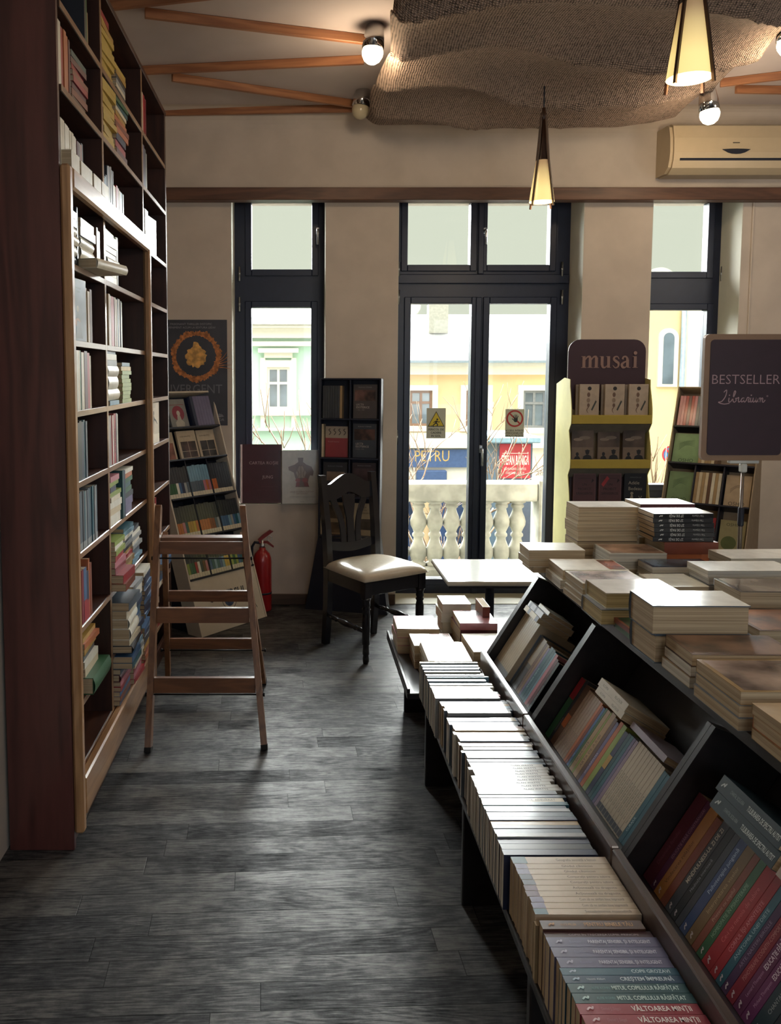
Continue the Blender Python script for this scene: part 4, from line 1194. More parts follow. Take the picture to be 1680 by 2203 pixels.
# ================================================================== books
PAL = dict(white='#d8d4c6', cream='#c9b999', ivory='#cfc6b0', grey='#8d9091', slate='#4d5966', navy='#232c47', blue='#3e5f86', skyblue='#6f93a8',
           teal='#1f4a50', petrol='#2c5a68', green='#2f5a3a', lime='#87984a', yellow='#b79c45', mustard='#a9853e', orange='#b0643a', tan='#a1865f',
           brown='#5e4230', rust='#7b3f2b', red='#96242b', crimson='#7c1c2c', maroon='#51202b', pink='#b0707a', lilac='#6a6382', purple='#42274a',
           black='#17181d', charcoal='#33363c', mauve='#4e2440')
BOOKS = []
class Book:
    __slots__ = 'o ex ey ez L W T col hard deco label group pages gloss pri name'.split()
def book(o, ex, ey, ez, L, W, T, col, label, group, hard=False, deco=(), pages=None, gloss=.38, pri=1.0, name='book'):
    b = Book(); b.o, b.ex, b.ey, b.ez = V(o), V(ex).normalized(), V(ey).normalized(), V(ez).normalized()
    b.L, b.W, b.T, b.col, b.hard, b.deco, b.label, b.group, b.pages, b.gloss, b.pri, b.name = L, W, T, col, hard, list(deco), label, group, pages, gloss, pri, name
    BOOKS.append(b); return b
def colour(c):
    return PAL.get(c, c)
def emit(b, mc, mp):
    L, W, T = b.L, b.W, b.T
    cm = cover(colour(b.col), b.gloss); pg = b.pages or PAGES
    if b.hard:
        c, ins = .0024, .0035
        mc.box((0, 0, 0), (L, W, c), cm); mc.box((0, 0, T - c), (L, W, T), cm)
        vs, fs = [], []; n = 6; bul = min(.007, T * .2)
        for x in (0, L):
            for k in range(n + 1):
                t = k / n; vs.append((x, -bul * math.sin(math.pi * t), T * t))
        for k in range(n): fs.append([k, k + 1, n + 2 + k, n + 1 + k])
        mc.add(vs, fs, cm, smooth=True)
        mc.box((0, 0, c), (L, .0015, T - c), cm)
        mp.box((ins, .0015, c), (L - ins, W - ins, T - c), pg)
        sy = -bul - .0004
    else:
        c = .0011
        mc.box((0, 0, 0), (L, W, c), cm); mc.box((0, 0, T - c), (L, W, T), cm); mc.box((0, 0, c), (L, c, T - c), cm)
        mp.box((.0006, c, c), (L - .0006, W - .0012, T - c), pg)
        sy = -.0004
    lift = 0
    for d in b.deco:
        k = d[0]; lift += .00018
        if k == 'st':           # lettering on the spine: text, colour, from, to, height share, direction, bold
            _, txt, col, f0, f1, hs, dr, bold = d
            h = T * hs
            if dr == 'down': o, u, v = (0, sy - lift, 0), (1, 0, 0), (0, 0, 1)
            else: o, u, v = (L, sy - lift, T), (-1, 0, 0), (0, 0, -1)
            mc.text(txt, h, o, u, v, ink(col), x=L * f0, y=(T - h) / 2, fit=L * (f1 - f0), bold=bold)
        elif k == 'sb':         # band across the spine
            _, f0, f1, col = d
            mc.rect(L * f0, 0, L * f1, T, (0, sy - lift, 0), (1, 0, 0), (0, 0, 1), cover(colour(col), b.gloss))
        elif k == 'sm':         # small publisher mark on the spine
            _, f, col, r = d
            mc.stroke([(L * f - r, T * .35), (L * f, T * .6), (L * f + r * .6, T * .45), (L * f + r, T * .7)], r * .55, (0, sy - lift, 0), (1, 0, 0), (0, 0, 1), ink(col), sub=3)
        else:
            o, u, v = (L, 0, T + .0002 + lift), (0, 1, 0), (-1, 0, 0)
            if k == 'fb':
                _, x0, y0, x1, y1, col = d; mc.rect(x0 * W, y0 * L, x1 * W, y1 * L, o, u, v, cover(colour(col), b.gloss))
            elif k == 'fe':
                _, x, y, rx, ry, col = d; mc.disc(x * W, y * L, rx * W, o, u, v, cover(colour(col), b.gloss), ry=ry * W, seg=20)
            elif k == 'fp':
                _, pts, col = d; mc.flat([(x * W, y * L) for x, y in pts], o, u, v, cover(colour(col), b.gloss))
            elif k == 'fs':
                _, pts, w, col = d; mc.stroke([(x * W, y * L) for x, y in pts], [q * W for q in w] if isinstance(w, (list, tuple)) else w * W, o, u, v, ink(colour(col)), sub=4)
            elif k == 'ft':
                _, txt, x, y, h, col, al, bold = d; mc.text(txt, h * L, o, u, v, ink(colour(col)), x=x * W, y=y * L, align=al, fit=W * .92, bold=bold)
            elif k == 'fa':     # blotchy cover picture
                _, x0, y0, x1, y1, c1, c2 = d
                mc.rect(x0 * W, y0 * L, x1 * W, y1 * L, o, u, v, plain('cover_picture', colour(c1), rough=b.gloss, var=.8, scale=c2))

XA, YA, ZA = V((1, 0, 0)), V((0, 1, 0)), V((0, 0, 1))
rb_ = random.Random(42)
J = lambda s: rb_.uniform(-s, s)

# ---- low front tray: books stand on their fore-edges, spines up
tray = []                                     # from the near end to the window end: colour, thickness, decorations
W_ = '#d9d6d0'; D_ = '#3b3d45'; 
def T1(col, t, txt=None, ic='#cfd3d6', f0=.5, f1=.94, hs=.46, bold=True, auth=None, mark=None, hgt=0.0, dx=0.0, extra=(), xf=None):
    d = list(extra)
    if auth: d.append(('st', auth, ic if xf is None else xf, .19, .345, hs * .62, 'down', False))
    if txt: d.append(('st', txt, ic, f0, f1, hs, 'down', bold))
    if mark: d.append(('sm', .10, mark, .006))
    tray.append((col, t, d, hgt, dx))
T1('crimson', .020, 'Dr. Victor Povara', '#b98a5a', .62, .9, .3, False)
for _ in range(2): T1('crimson', .019)
T1('crimson', .017, 'LUPTA CU INERȚIA', '#c9a9a9', .5, .93, .4, False)
for _ in range(2): T1('crimson', .015, 'SELFIE ÎN OGLINDĂ', '#c9a0a5', .6, .95, .48, True, 'Raluca Moisă', '#b9848c', .0)
for _ in range(2): T1('#8a2838', .024, 'VÂLTOAREA MINȚII', '#e3d3d0', .44, .93, .46, True, 'Daniel J. Siegel', '#d9b9bd', .0, xf='#a8636c')
for _ in range(2): T1('teal', .023, 'MITUL COPILULUI RĂSFĂȚAT', '#bcd3cd', .36, .93, .40, True, 'ALFIE KOHN', '#a9c9c4', .0, xf='#5f9090')
T1('#24445c', .019, 'CREȘTEM ÎMPREUNĂ', '#b7c6cf', .47, .92, .46, True, 'Naomi Aldort', '#9db4c4')
T1('#2e5a6c', .018, 'COPII GROZAVI', '#b0c6cc', .60, .93, .46, True, None, '#9db4c4')
for k in range(3): T1('#5b5975', .027, 'PARENTAJ SENSIBIL ȘI INTELIGENT', '#bdbccb', .36, .92, .32, True, 'Șerban', '#a9a8bd', .0, xf='#78789a')
T1('#3a1c26', .022, 'COPIII ÎN TRECEREA LUMII, PRINCIPII', '#a08a90', .22, .88, .26, False, hgt=-.004)
T1('#4a3024', .026, 'PENTRU BINELE TĂU', '#b98c5a', .42, .90, .40, True, 'ALICE MILLER', '#b98c5a')
T1('#8f7d60', .016, hgt=-.012, dx=-.006)
cw = [('Sensibilitatea masculină', 'petrol'), ('Cum să ne simțim bine împreună', 'lilac'), ('Cum să ne simțim bine împreună', 'lilac'), ('Acționează cu dragoste', 'mauve'), ('Acționează cu dragoste', 'mauve'), ('Conjurații pentru iubire', 'navy'), ('Conjurații pentru iubire', 'navy'), ('Ghidul căsniciei', 'lilac'), ('Ghidul căsniciei', 'lilac')]
for s_, bnd in cw:
    T1('#b7a48c', .0185, s_, '#5a4f48', .48, .92, .40, False, extra=[('sb', 0, .125, bnd)])
T1('#b7a690', .026, 'Geografia secretă a femeii', '#6a5f56', .46, .88, .32, False, extra=[('sb', 0, .15, 'petrol')])
tray.append(('gap', .012, [], 0, 0))
for c_ in ('navy', 'charcoal', 'navy'): T1(c_, .022, None, hgt=-.003)
seq = 'grey slate charcoal tan navy slate grey slate petrol ivory slate black grey navy slate grey ivory brown slate grey petrol white tan rust grey slate'.split()
for i, c_ in enumerate(seq[:12]): T1(c_, (.016, .021, .014, .018)[i % 4], ('EUL ADEVĂRAT' if c_ in ('ivory', 'white') and i % 2 else None), '#6f6f6c', .55, .9, .4, False, hgt=J(.002))
for k in range(9): T1('#9d968a', .0155, 'ALAN WATTS', '#38342f', .55, .86, .46, True)
for i, c_ in enumerate(seq[10:26]): T1(c_, (.015, .019, .013, .021)[i % 4], hgt=J(.002))
tray.append(('gap', .006, [], 0, 0))
T1('navy', .028, hgt=-.003, extra=[('sb', .62, .98, '#8f7950')]); T1('black', .018, hgt=-.006)
for i, c_ in enumerate('grey slate skyblue tan charcoal'.split()): T1(c_, .018, hgt=.004)
T1('navy', .026, hgt=-.002)
for i, c_ in enumerate('grey pink slate ivory black'.split()): T1(c_, .019, hgt=.004)
for i in range(60):
    T1(rb_.choice(('grey', 'skyblue', 'slate', 'petrol', 'slate', 'white', 'grey', 'tan', 'charcoal', 'navy', 'slate')), rb_.choice((.011, .014, .017)), hgt=.005 + J(.005))
y = 1.21; recs = []
for col, t, deco, hg, dx in tray:
    if col == 'gap': y += t; continue
    if y + t > TY1 - .045: break
    recs.append((y, col, t, deco, hg, dx)); y += t + .0012
names_ = {v: k for k, v in PAL.items()}
def cname(c):
    if c in PAL: return {'charcoal': 'dark grey', 'petrol': 'blue-green', 'skyblue': 'pale blue', 'slate': 'blue-grey', 'crimson': 'dark red', 'mauve': 'plum'}.get(c, c)
    return {'#8a2838': 'rose-red', '#24445c': 'dark blue', '#2e5a6c': 'blue-green', '#5b5975': 'lilac-grey', '#3a1c26': 'dark plum', '#4a3024': 'dark brown', '#8f7d60': 'tan', '#b7a48c': 'beige', '#b7a690': 'beige', '#9d968a': 'off-white'}.get(c, 'printed')
for i, (yy, col, t, deco, hg, dx) in enumerate(recs):
    near = yy < 2.0
    W_b = .135 + hg
    L_b = .213 + (J(.003) if near else J(.012)) - (0.008 if col in ('#4a3024',) else 0)
    x0 = .485 + dx + J(.0012) - (0.012 if 1.79 < yy < 2.2 else 0) - (.02 if yy > 2.72 else 0)
    k = len(recs) - i
    x0 = min(x0, .6985 - L_b)
    book((x0, yy, TRZ + .0005 + W_b), XA, -ZA, YA, L_b, W_b, t, col, f'{cname(col)} book standing spine up in the low tray, {nth(k)} from its window end', 'books standing spine up in the low tray', deco=deco, gloss=.30 if yy > 1.80 else .42, pages=PAGES_W if yy > 1.8 else PAGES)

# ---- slanted bins
def slant_row(bay, where, items, grp):
    y0, y1 = BAYS[bay]
    y = y1 - .003; n = 0
    for it in items:
        col, t = it[0], it[1]; o_ = it[2] if len(it) > 2 else {}
        y -= t + .0012
        if y < y0 + .001: break
        n += 1
        Hh = o_.get('H', .20); Wb = o_.get('W', .13)
        book(sp(.0005, SLD - .001 - Wb, y), SL, -NO, YA, Hh, Wb, t, col, f'{cname(col)} book in the {where} slanted bin, {nth(n)} from its window end', grp, deco=o_.get('d', ()), gloss=o_.get('g', .35), hard=o_.get('hard', False))
    return y
st = lambda txt, col, f0=.15, f1=.85, hs=.42, b=False: ('st', txt, col, f0, f1, hs, 'down', b)
far = [('#c2b49a', .0165, {'H': .235, 'W': .15, 'd': [('sb', .0, .1, 'grey')]}) for _ in range(10)]
far += [('blue', .012, {'H': .205}), ('slate', .016, {'H': .21}), ('#8d7c62', .05, {'H': .205, 'd': [('sb', .0, .42, 'black'), ('sb', .42, .5, '#4a4238')]}), ('brown', .016, {'H': .2}), ('#7a5f42', .018, {'H': .2}), ('lilac', .014, {'H': .195}),
        ('petrol', .024, {'H': .205, 'd': [st('ISTORIA VIEȚII', '#9fb6c0', .2, .7, .35)]}), ('petrol', .022, {'H': .205}), ('skyblue', .012, {'H': .2}), ('pink', .020, {'H': .2}), ('maroon', .02, {'H': .19}), ('black', .018, {'H': .185, 'd': [st('DICȚIONAR', '#8f939a', .2, .8, .4)]})]
slant_row(0, 'window-side', far, 'books in the window-side slanted bin')
mid = [('green', .034, {'H': .21, 'd': [('sb', .66, 1, 'red')]}), ('charcoal', .016, {'H': .215, 'd': [st('MEDITAȚIE', '#8d8f92')]}), ('brown', .03, {'H': .205, 'd': [('sb', .3, .5, 'orange')]})]
mid += [('#9c836d', .0145, {'H': .2, 'd': [st('PSIHOLOGIA', '#4f4238')]}) for _ in range(6)]
mid += [('orange', .013, {'H': .2}), ('rust', .012, {'H': .195}), ('blue', .012, {'H': .195, 'd': [st('VISE', '#9fb2cc')]}), ('green', .010, {'H': .2}), ('tan', .020, {'H': .2, 'd': [st('FRUMUSEȚE', '#4f4238')]}), ('lime', .008, {'H': .2}), ('#a98a62', .024, {'H': .205, 'd': [st('ARTA DE A IUBI', '#5a4632')]}),
        ('brown', .016, {'H': .2}), ('lilac', .015, {'H': .195, 'd': [st('SINGURĂTATEA', '#c0b8cc')]}), ('orange', .018, {'H': .205}), ('lime', .022, {'H': .205}), ('navy', .02, {'H': .195, 'd': [('sb', .42, .62, 'mustard')]}), ('teal', .014, {'H': .2}), ('petrol', .014, {'H': .2}), ('lilac', .012, {'H': .2}), ('#8d7c8c', .014, {'H': .2})]
mid += [('#b9ad98', .0155, {'H': .205, 'd': [st('NICIO FEMEIE NU ESTE', '#3c3832', .2, .85, .34), ('sb', .02, .1, 'charcoal')]}) for _ in range(9)]
mid += [('petrol', .016, {'H': .2, 'd': [st('CURAJUL', '#b9c6cc')]}), ('petrol', .013, {'H': .2}), ('orange', .018, {'H': .2, 'd': [st('ÎMPĂCAREA', '#e0c0a0')]}), ('tan', .012, {'H': .195})]
slant_row(1, 'middle', mid, 'books in the middle slanted bin')
lt = '#c9b9bd'; lm = ('sm', .06, '#bdb0b0', .005)
nearb = [('maroon', .036, {'H': .225, 'd': [st('Dinamica familiei', '#7b4a52', .2, .6, .28)]}), ('mauve', .018, {'H': .225, 'd': [st('EDUCAȚIE FĂRĂ CONSTRÂNGERI', '#a98090', .35, .92, .42), lm]}), ('#a06c36', .030, {'H': .225, 'd': [st('Vindecarea relațiilor', '#5a3a1c', .15, .8, .3), lm]}), ('rust', .022, {'H': .215}),
         ('charcoal', .024, {'H': .225, 'd': [st('MINDFULNESS-UL ZI DE ZI', '#c0b6a8', .32, .92, .40, True), lm]}), ('black', .020, {'H': .22, 'd': [st('Meditația interioară', '#8d8f93', .3, .85, .34), lm]}), ('charcoal', .018, {'H': .22}), ('#2c3e66', .024, {'H': .225, 'd': [st('Psihoterapie jungiană', '#a9b4cc', .42, .9, .38), lm]}),
         ('#6e5634', .026, {'H': .225, 'd': [st('Interpretarea viselor', '#a99268', .3, .9, .34), lm]}), ('rust', .018, {'H': .22, 'd': [st('Prieteni cu copilul', '#c09880', .3, .9, .4)]}), ('green', .020, {'H': .225, 'd': [st('HOMEOPATIE ÎN PSIHOTERAPIE', '#8fae92', .2, .75, .40), lm]}), ('red', .030, {'H': .225, 'd': [st('Ce-i cu nevoia de iubire', '#c96a66', .25, .8, .32), lm]}),
         ('red', .020, {'H': .225, 'd': [st('CORPUL ÎȘI AMINTEȘTE', '#d0898a', .25, .75, .42), lm]}), ('petrol', .018, {'H': .22, 'd': [st('ANATOMIA UNEI DIETE', '#a4bcc4', .25, .8, .4), lm]}), ('purple', .018, {'H': .215, 'd': [st('ARTE, NASTERI BIROLLE', '#8f7f94', .25, .8, .36), lm]}), ('crimson', .022, {'H': .225, 'd': [st('PSIHOTERAPIE COGNITIV-COMPORTAMENTALĂ', '#bb8078', .2, .9, .38), lm]}),
         ('#5b2248', .024, {'H': .225, 'd': [st('EDUCAȚIE FĂRĂ CONSTRÂNGERI', '#d6c8d0', .40, .94, .40, True), ('st', 'Leonard Thompson', '#a988a0', .14, .38, .26, 'down', False), lm]}), ('#5e2050', .024, {'H': .225, 'd': [st('EDUCAȚIE FĂRĂ CONSTRÂNGERI', '#d6c8d0', .40, .94, .40, True), ('st', 'Michael Thompson', '#a988a0', .14, .38, .26, 'down', False), lm]}),
         ('#1d3038', .034, {'H': .23, 'd': [st('TULBURAREA', '#c9ccc8', .55, .92, .30, True), ('st', 'CHANTAL', '#9aa0a0', .2, .38, .22, 'down', False), lm]}), ('#16222b', .030, {'H': .23, 'd': [st('Meditația interioară', '#8a949a', .5, .95, .3), ('st', 'Gregory Kramer', '#8a949a', .15, .42, .24, 'down', False), lm]}), ('#1a2936', .028, {'H': .23}), ('black', .026, {'H': .22, 'd': [lm]}), ('#171d28', .028, {'H': .22, 'd': [lm, ('st', 'Tehnici de terapie', '#7c848c', .15, .6, .3, 'down', False)]}),
         ('#141a24', .03, {'H': .22, 'd': [lm]}), ('navy', .03, {'H': .22, 'd': [('st', 'Povestea', '#7c848c', .15, .5, .3, 'down', False)]}), ('black', .03, {'H': .22})]
slant_row(2, 'camera-side', nearb, 'books in the camera-side slanted bin')
def slant_top(s, d, yfar, L, T, W, col, label, deco=(), tilt=0):
    book(sp(s, d, yfar), -YA, -NO, SL, L, W, T, col, label, 'books lying across the slanted rows', deco=deco, gloss=.4)
slant_top(.237, .005, 3.085, .17, .020, .13, '#bdb08e', 'lower of two pale books lying across the tall cream row in the window-side bin', [('sb', .28, .42, 'navy'), ('sb', .82, 1, 'navy')])
slant_top(.258, .005, 3.075, .17, .022, .13, '#a9b0b8', 'upper pale book with navy patches lying across the cream row in the window-side bin', [('sb', .1, .22, 'navy'), ('sb', .5, .6, 'navy')])
slant_top(.281, .020, 3.02, .12, .014, .10, 'white', 'small white book perched above the pale books in the window-side bin')
slant_top(.217, .015, 2.32, .19, .021, .13, '#b9ae98', 'lower of two cream books lying across the middle slanted row', [('st', 'ALCHIMIA', '#6a6254', .15, .35, .32, 'down', False), ('st', 'RELAȚIILOR', '#6a6254', .6, .85, .32, 'down', False)])
slant_top(.239, .012, 2.325, .195, .023, .13, '#b9ae98', 'upper of two cream books lying across the middle slanted row', [('st', 'ALCHIMIA', '#6a6254', .15, .35, .32, 'down', False), ('st', 'RELAȚIILOR', '#6a6254', .6, .85, .32, 'down', False)])
slant_top(.217, .03, 2.10, .2, .017, .13, '#8d828c', 'single lilac-grey book lying across the off-white spines in the middle bin', [])
tu = [('st', 'TULBURAREA', '#c3cbc9', .55, .92, .28, 'down', True), ('st', 'CHANTAL', '#8d9a9c', .22, .4, .2, 'down', False)]
TULB = [('st', 'TULBURAREA DE SPECTRU AUTIST', '#c3cbc9', .48, .97, .30, 'down', True), ('st', 'CHANTAL SICILE-KIRA', '#8d9a9c', .2, .42, .22, 'down', False), ('sm', .08, '#bfc7c6', .006)]
slant_top(.233, .004, 1.655, .225, .034, .14, '#1f3138', 'lower of two dark teal books lying across the camera-side slanted row', TULB)
slant_top(.268, .002, 1.665, .225, .034, .14, '#1f3138', 'upper of two dark teal books lying across the camera-side slanted row', TULB)
ALT = [('st', 'ALTERNATIVA', '#6a5c54', .3, .9, .3, 'down', False), ('sm', .1, '#4a3f3a', .006)]
slant_top(.233, .004, 1.415, .22, .028, .14, '#9a8a80', 'lowest beige book lying across the camera-side row at the photo edge', ALT)
slant_top(.262, .004, 1.42, .22, .028, .14, '#9a8a80', 'middle beige book lying across the camera-side row at the photo edge', ALT)
slant_top(.291, .004, 1.42, .22, .028, .14, '#5f4a58', 'lilac-brown book on top of two beige ones in the camera-side bin', ALT)

# ---- flat stacks on tables
def stack(x, y, wx, dy, z0, items, where, grp, rot=0.0):
    """items bottom to top: colour, thickness, spine side (N S E W), decorations, hard, dx, dy"""
    n = len(items); z = z0 + .0008
    for i, it in enumerate(items):
        col, t, side = it[:3]; o_ = it[3] if len(it) > 3 else {}
        a = math.radians(rot + o_.get('r', J(1.6))); X_, Y_ = V((math.cos(a), math.sin(a), 0)), V((-math.sin(a), math.cos(a), 0))
        w, d = wx * o_.get('sx', 1), dy * o_.get('sy', 1)
        p = V((x + o_.get('dx', J(.003)), y + o_.get('dy', J(.003)), z))
        if side == 'S': o, ex, ey, L, W = p, X_, Y_, w, d
        elif side == 'N': o, ex, ey, L, W = p + X_ * w + Y_ * d, -X_, -Y_, w, d
        elif side == 'W': o, ex, ey, L, W = p + Y_ * d, -Y_, X_, d, w
        else: o, ex, ey, L, W = p + X_ * w, Y_, -X_, d, w
        pos = 'top' if i == n - 1 else 'bottom' if i == 0 else nth(i + 1)
        pos = 'single' if n == 1 else pos + (' book' if i in (0, n - 1) else ' book up')
        lab = o_.get('lab') or f'{cname(col) if col in PAL else o_.get("cn", "pale")}, {pos} of the stack {where}'
        if n == 1: lab = o_.get('lab') or f'{cname(col)} book lying {where}'
        book(o, ex, ey, ZA, L, W, t, col, lab, grp, hard=o_.get('hard', False), deco=o_.get('d', ()), gloss=o_.get('g', .4), pages=o_.get('p'), pri=o_.get('pri', 1.3))
        z += t + .0008
    return z
G1 = 'stacked books on the display table'
ZT = TTOP
art = lambda c, s=9.0: [('fa', .04, .04, .96, .96, c, s)]
wr = {'g': .16}
def O(**k): return k
stack(.862, 3.03, .205, .14, ZT, [('ivory', .022, 'N', O(dx=.006)), ('white', .026, 'N', O(dx=-.012)), ('cream', .036, 'N', O(dx=-.012, d=[('fb', .0, .0, 1, 1, '#f3f1ea')], g=.2))], "at the table's window corner", G1)
stack(1.085, 3.20, .23, .15, ZT, [('brown', .03, 'N'), ('tan', .026, 'N'), ('brown', .026, 'N')] + [('cream', .0215, 'N', O(p=PAGES, g=.25)) for _ in range(5)] + [('cream', .0215, 'N', O(g=.2, d=[('fb', 0, 0, 1, 1, '#f3f1ea')]))], 'tallest pale one before the yellow display', G1)
stack(1.345, 3.03, .20, .17, ZT, [('rust', .036, 'S'), ('orange', .032, 'S'), ('rust', .044, 'S', O(d=art('brown', 14.0)))], 'brown one beneath the black-spined books', G1)
p27 = [('st', 'Tibi Ușeriu', '#b9b9b4', .16, .36, .42, 'up', False), ('st', '27 DE PAȘI', '#c6c6c0', .5, .74, .55, 'up', True), ('sm', .12, '#d0d0ca', .006)]
zz = ZT + .1145
stack(1.312, 3.045, .222, .135, zz, [('black', .0165, 'S', O(d=p27, g=.3)) for _ in range(5)] + [('black', .0165, 'S', O(d=p27 + [('fb', 0, 0, 1, 1, '#f3f1ea')], g=.2))], 'black-spined one beside the sign pole', G1)
stack(1.335, 3.23, .215, .15, ZT, [('ivory', .03, 'S'), ('brown', .03, 'S'), ('tan', .03, 'S'), ('white', .03, 'S'), ('ivory', .035, 'S'), ('white', .032, 'S'), ('maroon', .032, 'S', O(d=[('st', 'DAVID FOENKINOS', '#a99a9f', .55, .9, .3, 'down', False), ('fb', 0, 0, 1, 1, '#f3f1ea')]))], 'behind the black-spined books', G1)
stack(1.125, 2.965, .205, .17, ZT, [('cream', .028, 'N'), ('white', .028, 'N', O(p=PAGES_W)), ('white', .03, 'N', O(d=art('#a88a78', 7.0), g=.25, p=PAGES_W))], 'third inward from the window corner', G1)
stack(.905, 2.80, .225, .175, ZT, [('white', .030, 'N', O(dx=-.01, p=PAGES_W)), ('ivory', .034, 'N', O(d=[('fb', .0, .0, 1, .72, '#f0ece0'), ('fa', .1, .72, .9, .98, 'rust', 14.0)], g=.22))], 'on the table edge above the tall cream row', G1)
stack(.895, 2.585, .215, .17, ZT, [('ivory', .017, 'N'), ('white', .018, 'N'), ('white', .018, 'N'), ('ivory', .018, 'N', O(d=art('#8d7a72', 12.0), g=.25))], 'of thin books behind the film-wrapped pair', G1)
stack(.885, 2.385, .225, .165, ZT, [('grey', .048, 'N', O(g=.12, hard=True, p=make_pages('paper_yellowed', '#8d7a4c', '#b9a270'))), ('ivory', .046, 'N', O(g=.12, hard=True, dx=.012, p=make_pages('paper_yellowed', '#8d7a4c', '#b9a270'), d=[('fb', .0, .0, 1, 1, '#f3f1ea')]))], 'of two film-wrapped volumes on the table edge', G1)
stack(.915, 2.235, .20, .13, ZT, [('green', .016, 'W'), ('rust', .014, 'W', O(d=art('green', 10.0)))], 'of two thin books beside the thick volumes', G1)
stack(.905, 2.065, .245, .15, ZT, [('slate', .073, 'N', O(hard=True, r=.5)), ('slate', .075, 'N', O(hard=True, dx=-.012, r=-1, g=.2, d=[('fb', .0, .0, 1, 1, '#efece2'), ('fa', .55, .05, .98, .3, '#8d8a80', 9.0)]))], 'of two very thick volumes with rounded spines', G1)
stack(.915, 1.895, .25, .15, ZT, [('tan', .026, 'N', O(p=PAGES_W)), ('brown', .026, 'N', O(p=PAGES_W)), ('brown', .028, 'N', O(d=art('#6d5240', 8.0)))], 'brown-covered one next to the thick volumes', G1)
stack(.905, 1.66, .26, .195, ZT, [('grey', .027, 'N', O(g=.15)), ('grey', .026, 'N', O(g=.15)), ('tan', .028, 'N', O(g=.13, d=art('#8d7a6c', 6.0)))], 'film-wrapped, above the camera-side bin', G1)
stack(.912, 1.44, .25, .19, ZT, [('tan', .022, 'N'), ('orange', .026, 'N'), ('tan', .022, 'N')], 'low orange one beyond the film-wrapped stack', G1)
stack(1.29, 2.39, .26, .165, ZT, [('brown', .048, 'N', O(g=.14)), ('charcoal', .05, 'N', O(g=.12, d=art('#6d655c', 6.0)))], 'film-wrapped one below the sign pole', G1)
stack(1.20, 2.13, .27, .20, ZT, [('orange', .03, 'N'), ('brown', .034, 'N', O(d=art('#7a5238', 8.0)))], 'brown one behind the thick volumes', G1)
stack(1.13, 2.56, .15, .17, ZT, [('white', .035, 'W', O(g=.12)), ('ivory', .034, 'W', O(g=.12))], 'of small wrapped books in the middle of the table', G1)
stack(1.30, 2.60, .29, .14, ZT, [('ivory', .021, 'N', O(p=PAGES_W)), ('white', .021, 'N', O(p=PAGES_W)), ('slate', .021, 'N', O(p=PAGES_W)), ('white', .021, 'N', O(p=PAGES_W)), ('ivory', .022, 'N', O(g=.25, p=PAGES_W, d=[('fb', 0, 0, 1, 1, '#efece2')]))], 'of five thin volumes before the pole', G1)
stack(1.215, 2.825, .225, .12, ZT, [('white', .024, 'N', O(p=PAGES_W)), ('ivory', .022, 'N', O(p=PAGES_W)), ('navy', .024, 'N', O(d=art('slate', 9.0), g=.2, p=PAGES_W))], 'navy-covered one in the table middle', G1)
stack(1.47, 2.79, .29, .15, ZT, [('white', .04, 'N', O(p=PAGES_W)), ('brown', .035, 'N', O(p=PAGES_W)), ('white', .03, 'N', O(g=.2, p=PAGES_W, d=[('fb', 0, 0, 1, 1, '#efece2')]))], 'beside the sign pole at the photo edge', G1)
stack(1.62, 2.45, .24, .16, ZT, [('tan', .03, 'N'), ('grey', .03, 'N')], 'far across the table past the film-wrapped one', G1)

G2 = 'stacked books on the low end shelf'
ZE = TRZ - .006
stack(.512, 3.175, .17, .235, ZE, [('cream', .03, 'W'), ('maroon', .022, 'W'), ('cream', .032, 'W'), ('ivory', .034, 'W', O(d=[('fb', 0, 0, 1, 1, '#f3f1ea')], g=.22, hard=True))], 'frontmost on the low end shelf', G2)
stack(.697, 3.235, .17, .235, ZE, [('slate', .034, 'N'), ('cream', .034, 'N'), ('brown', .03, 'N'), ('cream', .036, 'N', O(d=[('fb', 0, 0, 1, 1, '#f3f1ea')], g=.25))], 'against the slanted end on the low shelf', G2)
stack(.490, 3.425, .175, .165, ZE, [('orange', .03, 'N'), ('ivory', .032, 'N'), ('ivory', .036, 'N', O(d=[('fa', .02, .5, .98, .98, 'rust', 20.0), ('fb', .02, .02, .98, .5, '#f3f1ea')], g=.25))], 'behind the frontmost one on the low end shelf', G2)
stack(.442, 3.615, .185, .20, ZE, [('rust', .036, 'N'), ('pink', .036, 'N'), ('pink', .040, 'N', O(d=[('fa', .1, .1, .9, .7, 'white', 6.0)], g=.25))], 'red-edged one at the far corner of the low end shelf', G2)
stack(.70, 3.52, .16, .20, ZE, [('maroon', .05, 'S'), ('brown', .04, 'S'), ('maroon', .045, 'S'), ('pink', .03, 'S', O(d=art('#a5757a', 8.0), g=.25))], 'maroon one on the low end shelf', G2)
stack(.66, 3.745, .13, .15, ZE, [('brown', .05, 'S'), ('ivory', .05, 'S'), ('white', .045, 'S'), ('white', .04, 'S')], 'white one by the cafe table on the end shelf', G2)
for k, (xx, c_) in enumerate(((.640, 'maroon'), (.664, 'white'))):
    pass
book((.845, 3.60, ZE + .001 + .215), -ZA, YA, -XA, .215, .15, .032, 'rust', 'tan-red book standing upright behind the slanted end of the table', G2, deco=[('st', 'DER', '#3a2018', .2, .5, .4, 'down', False)])

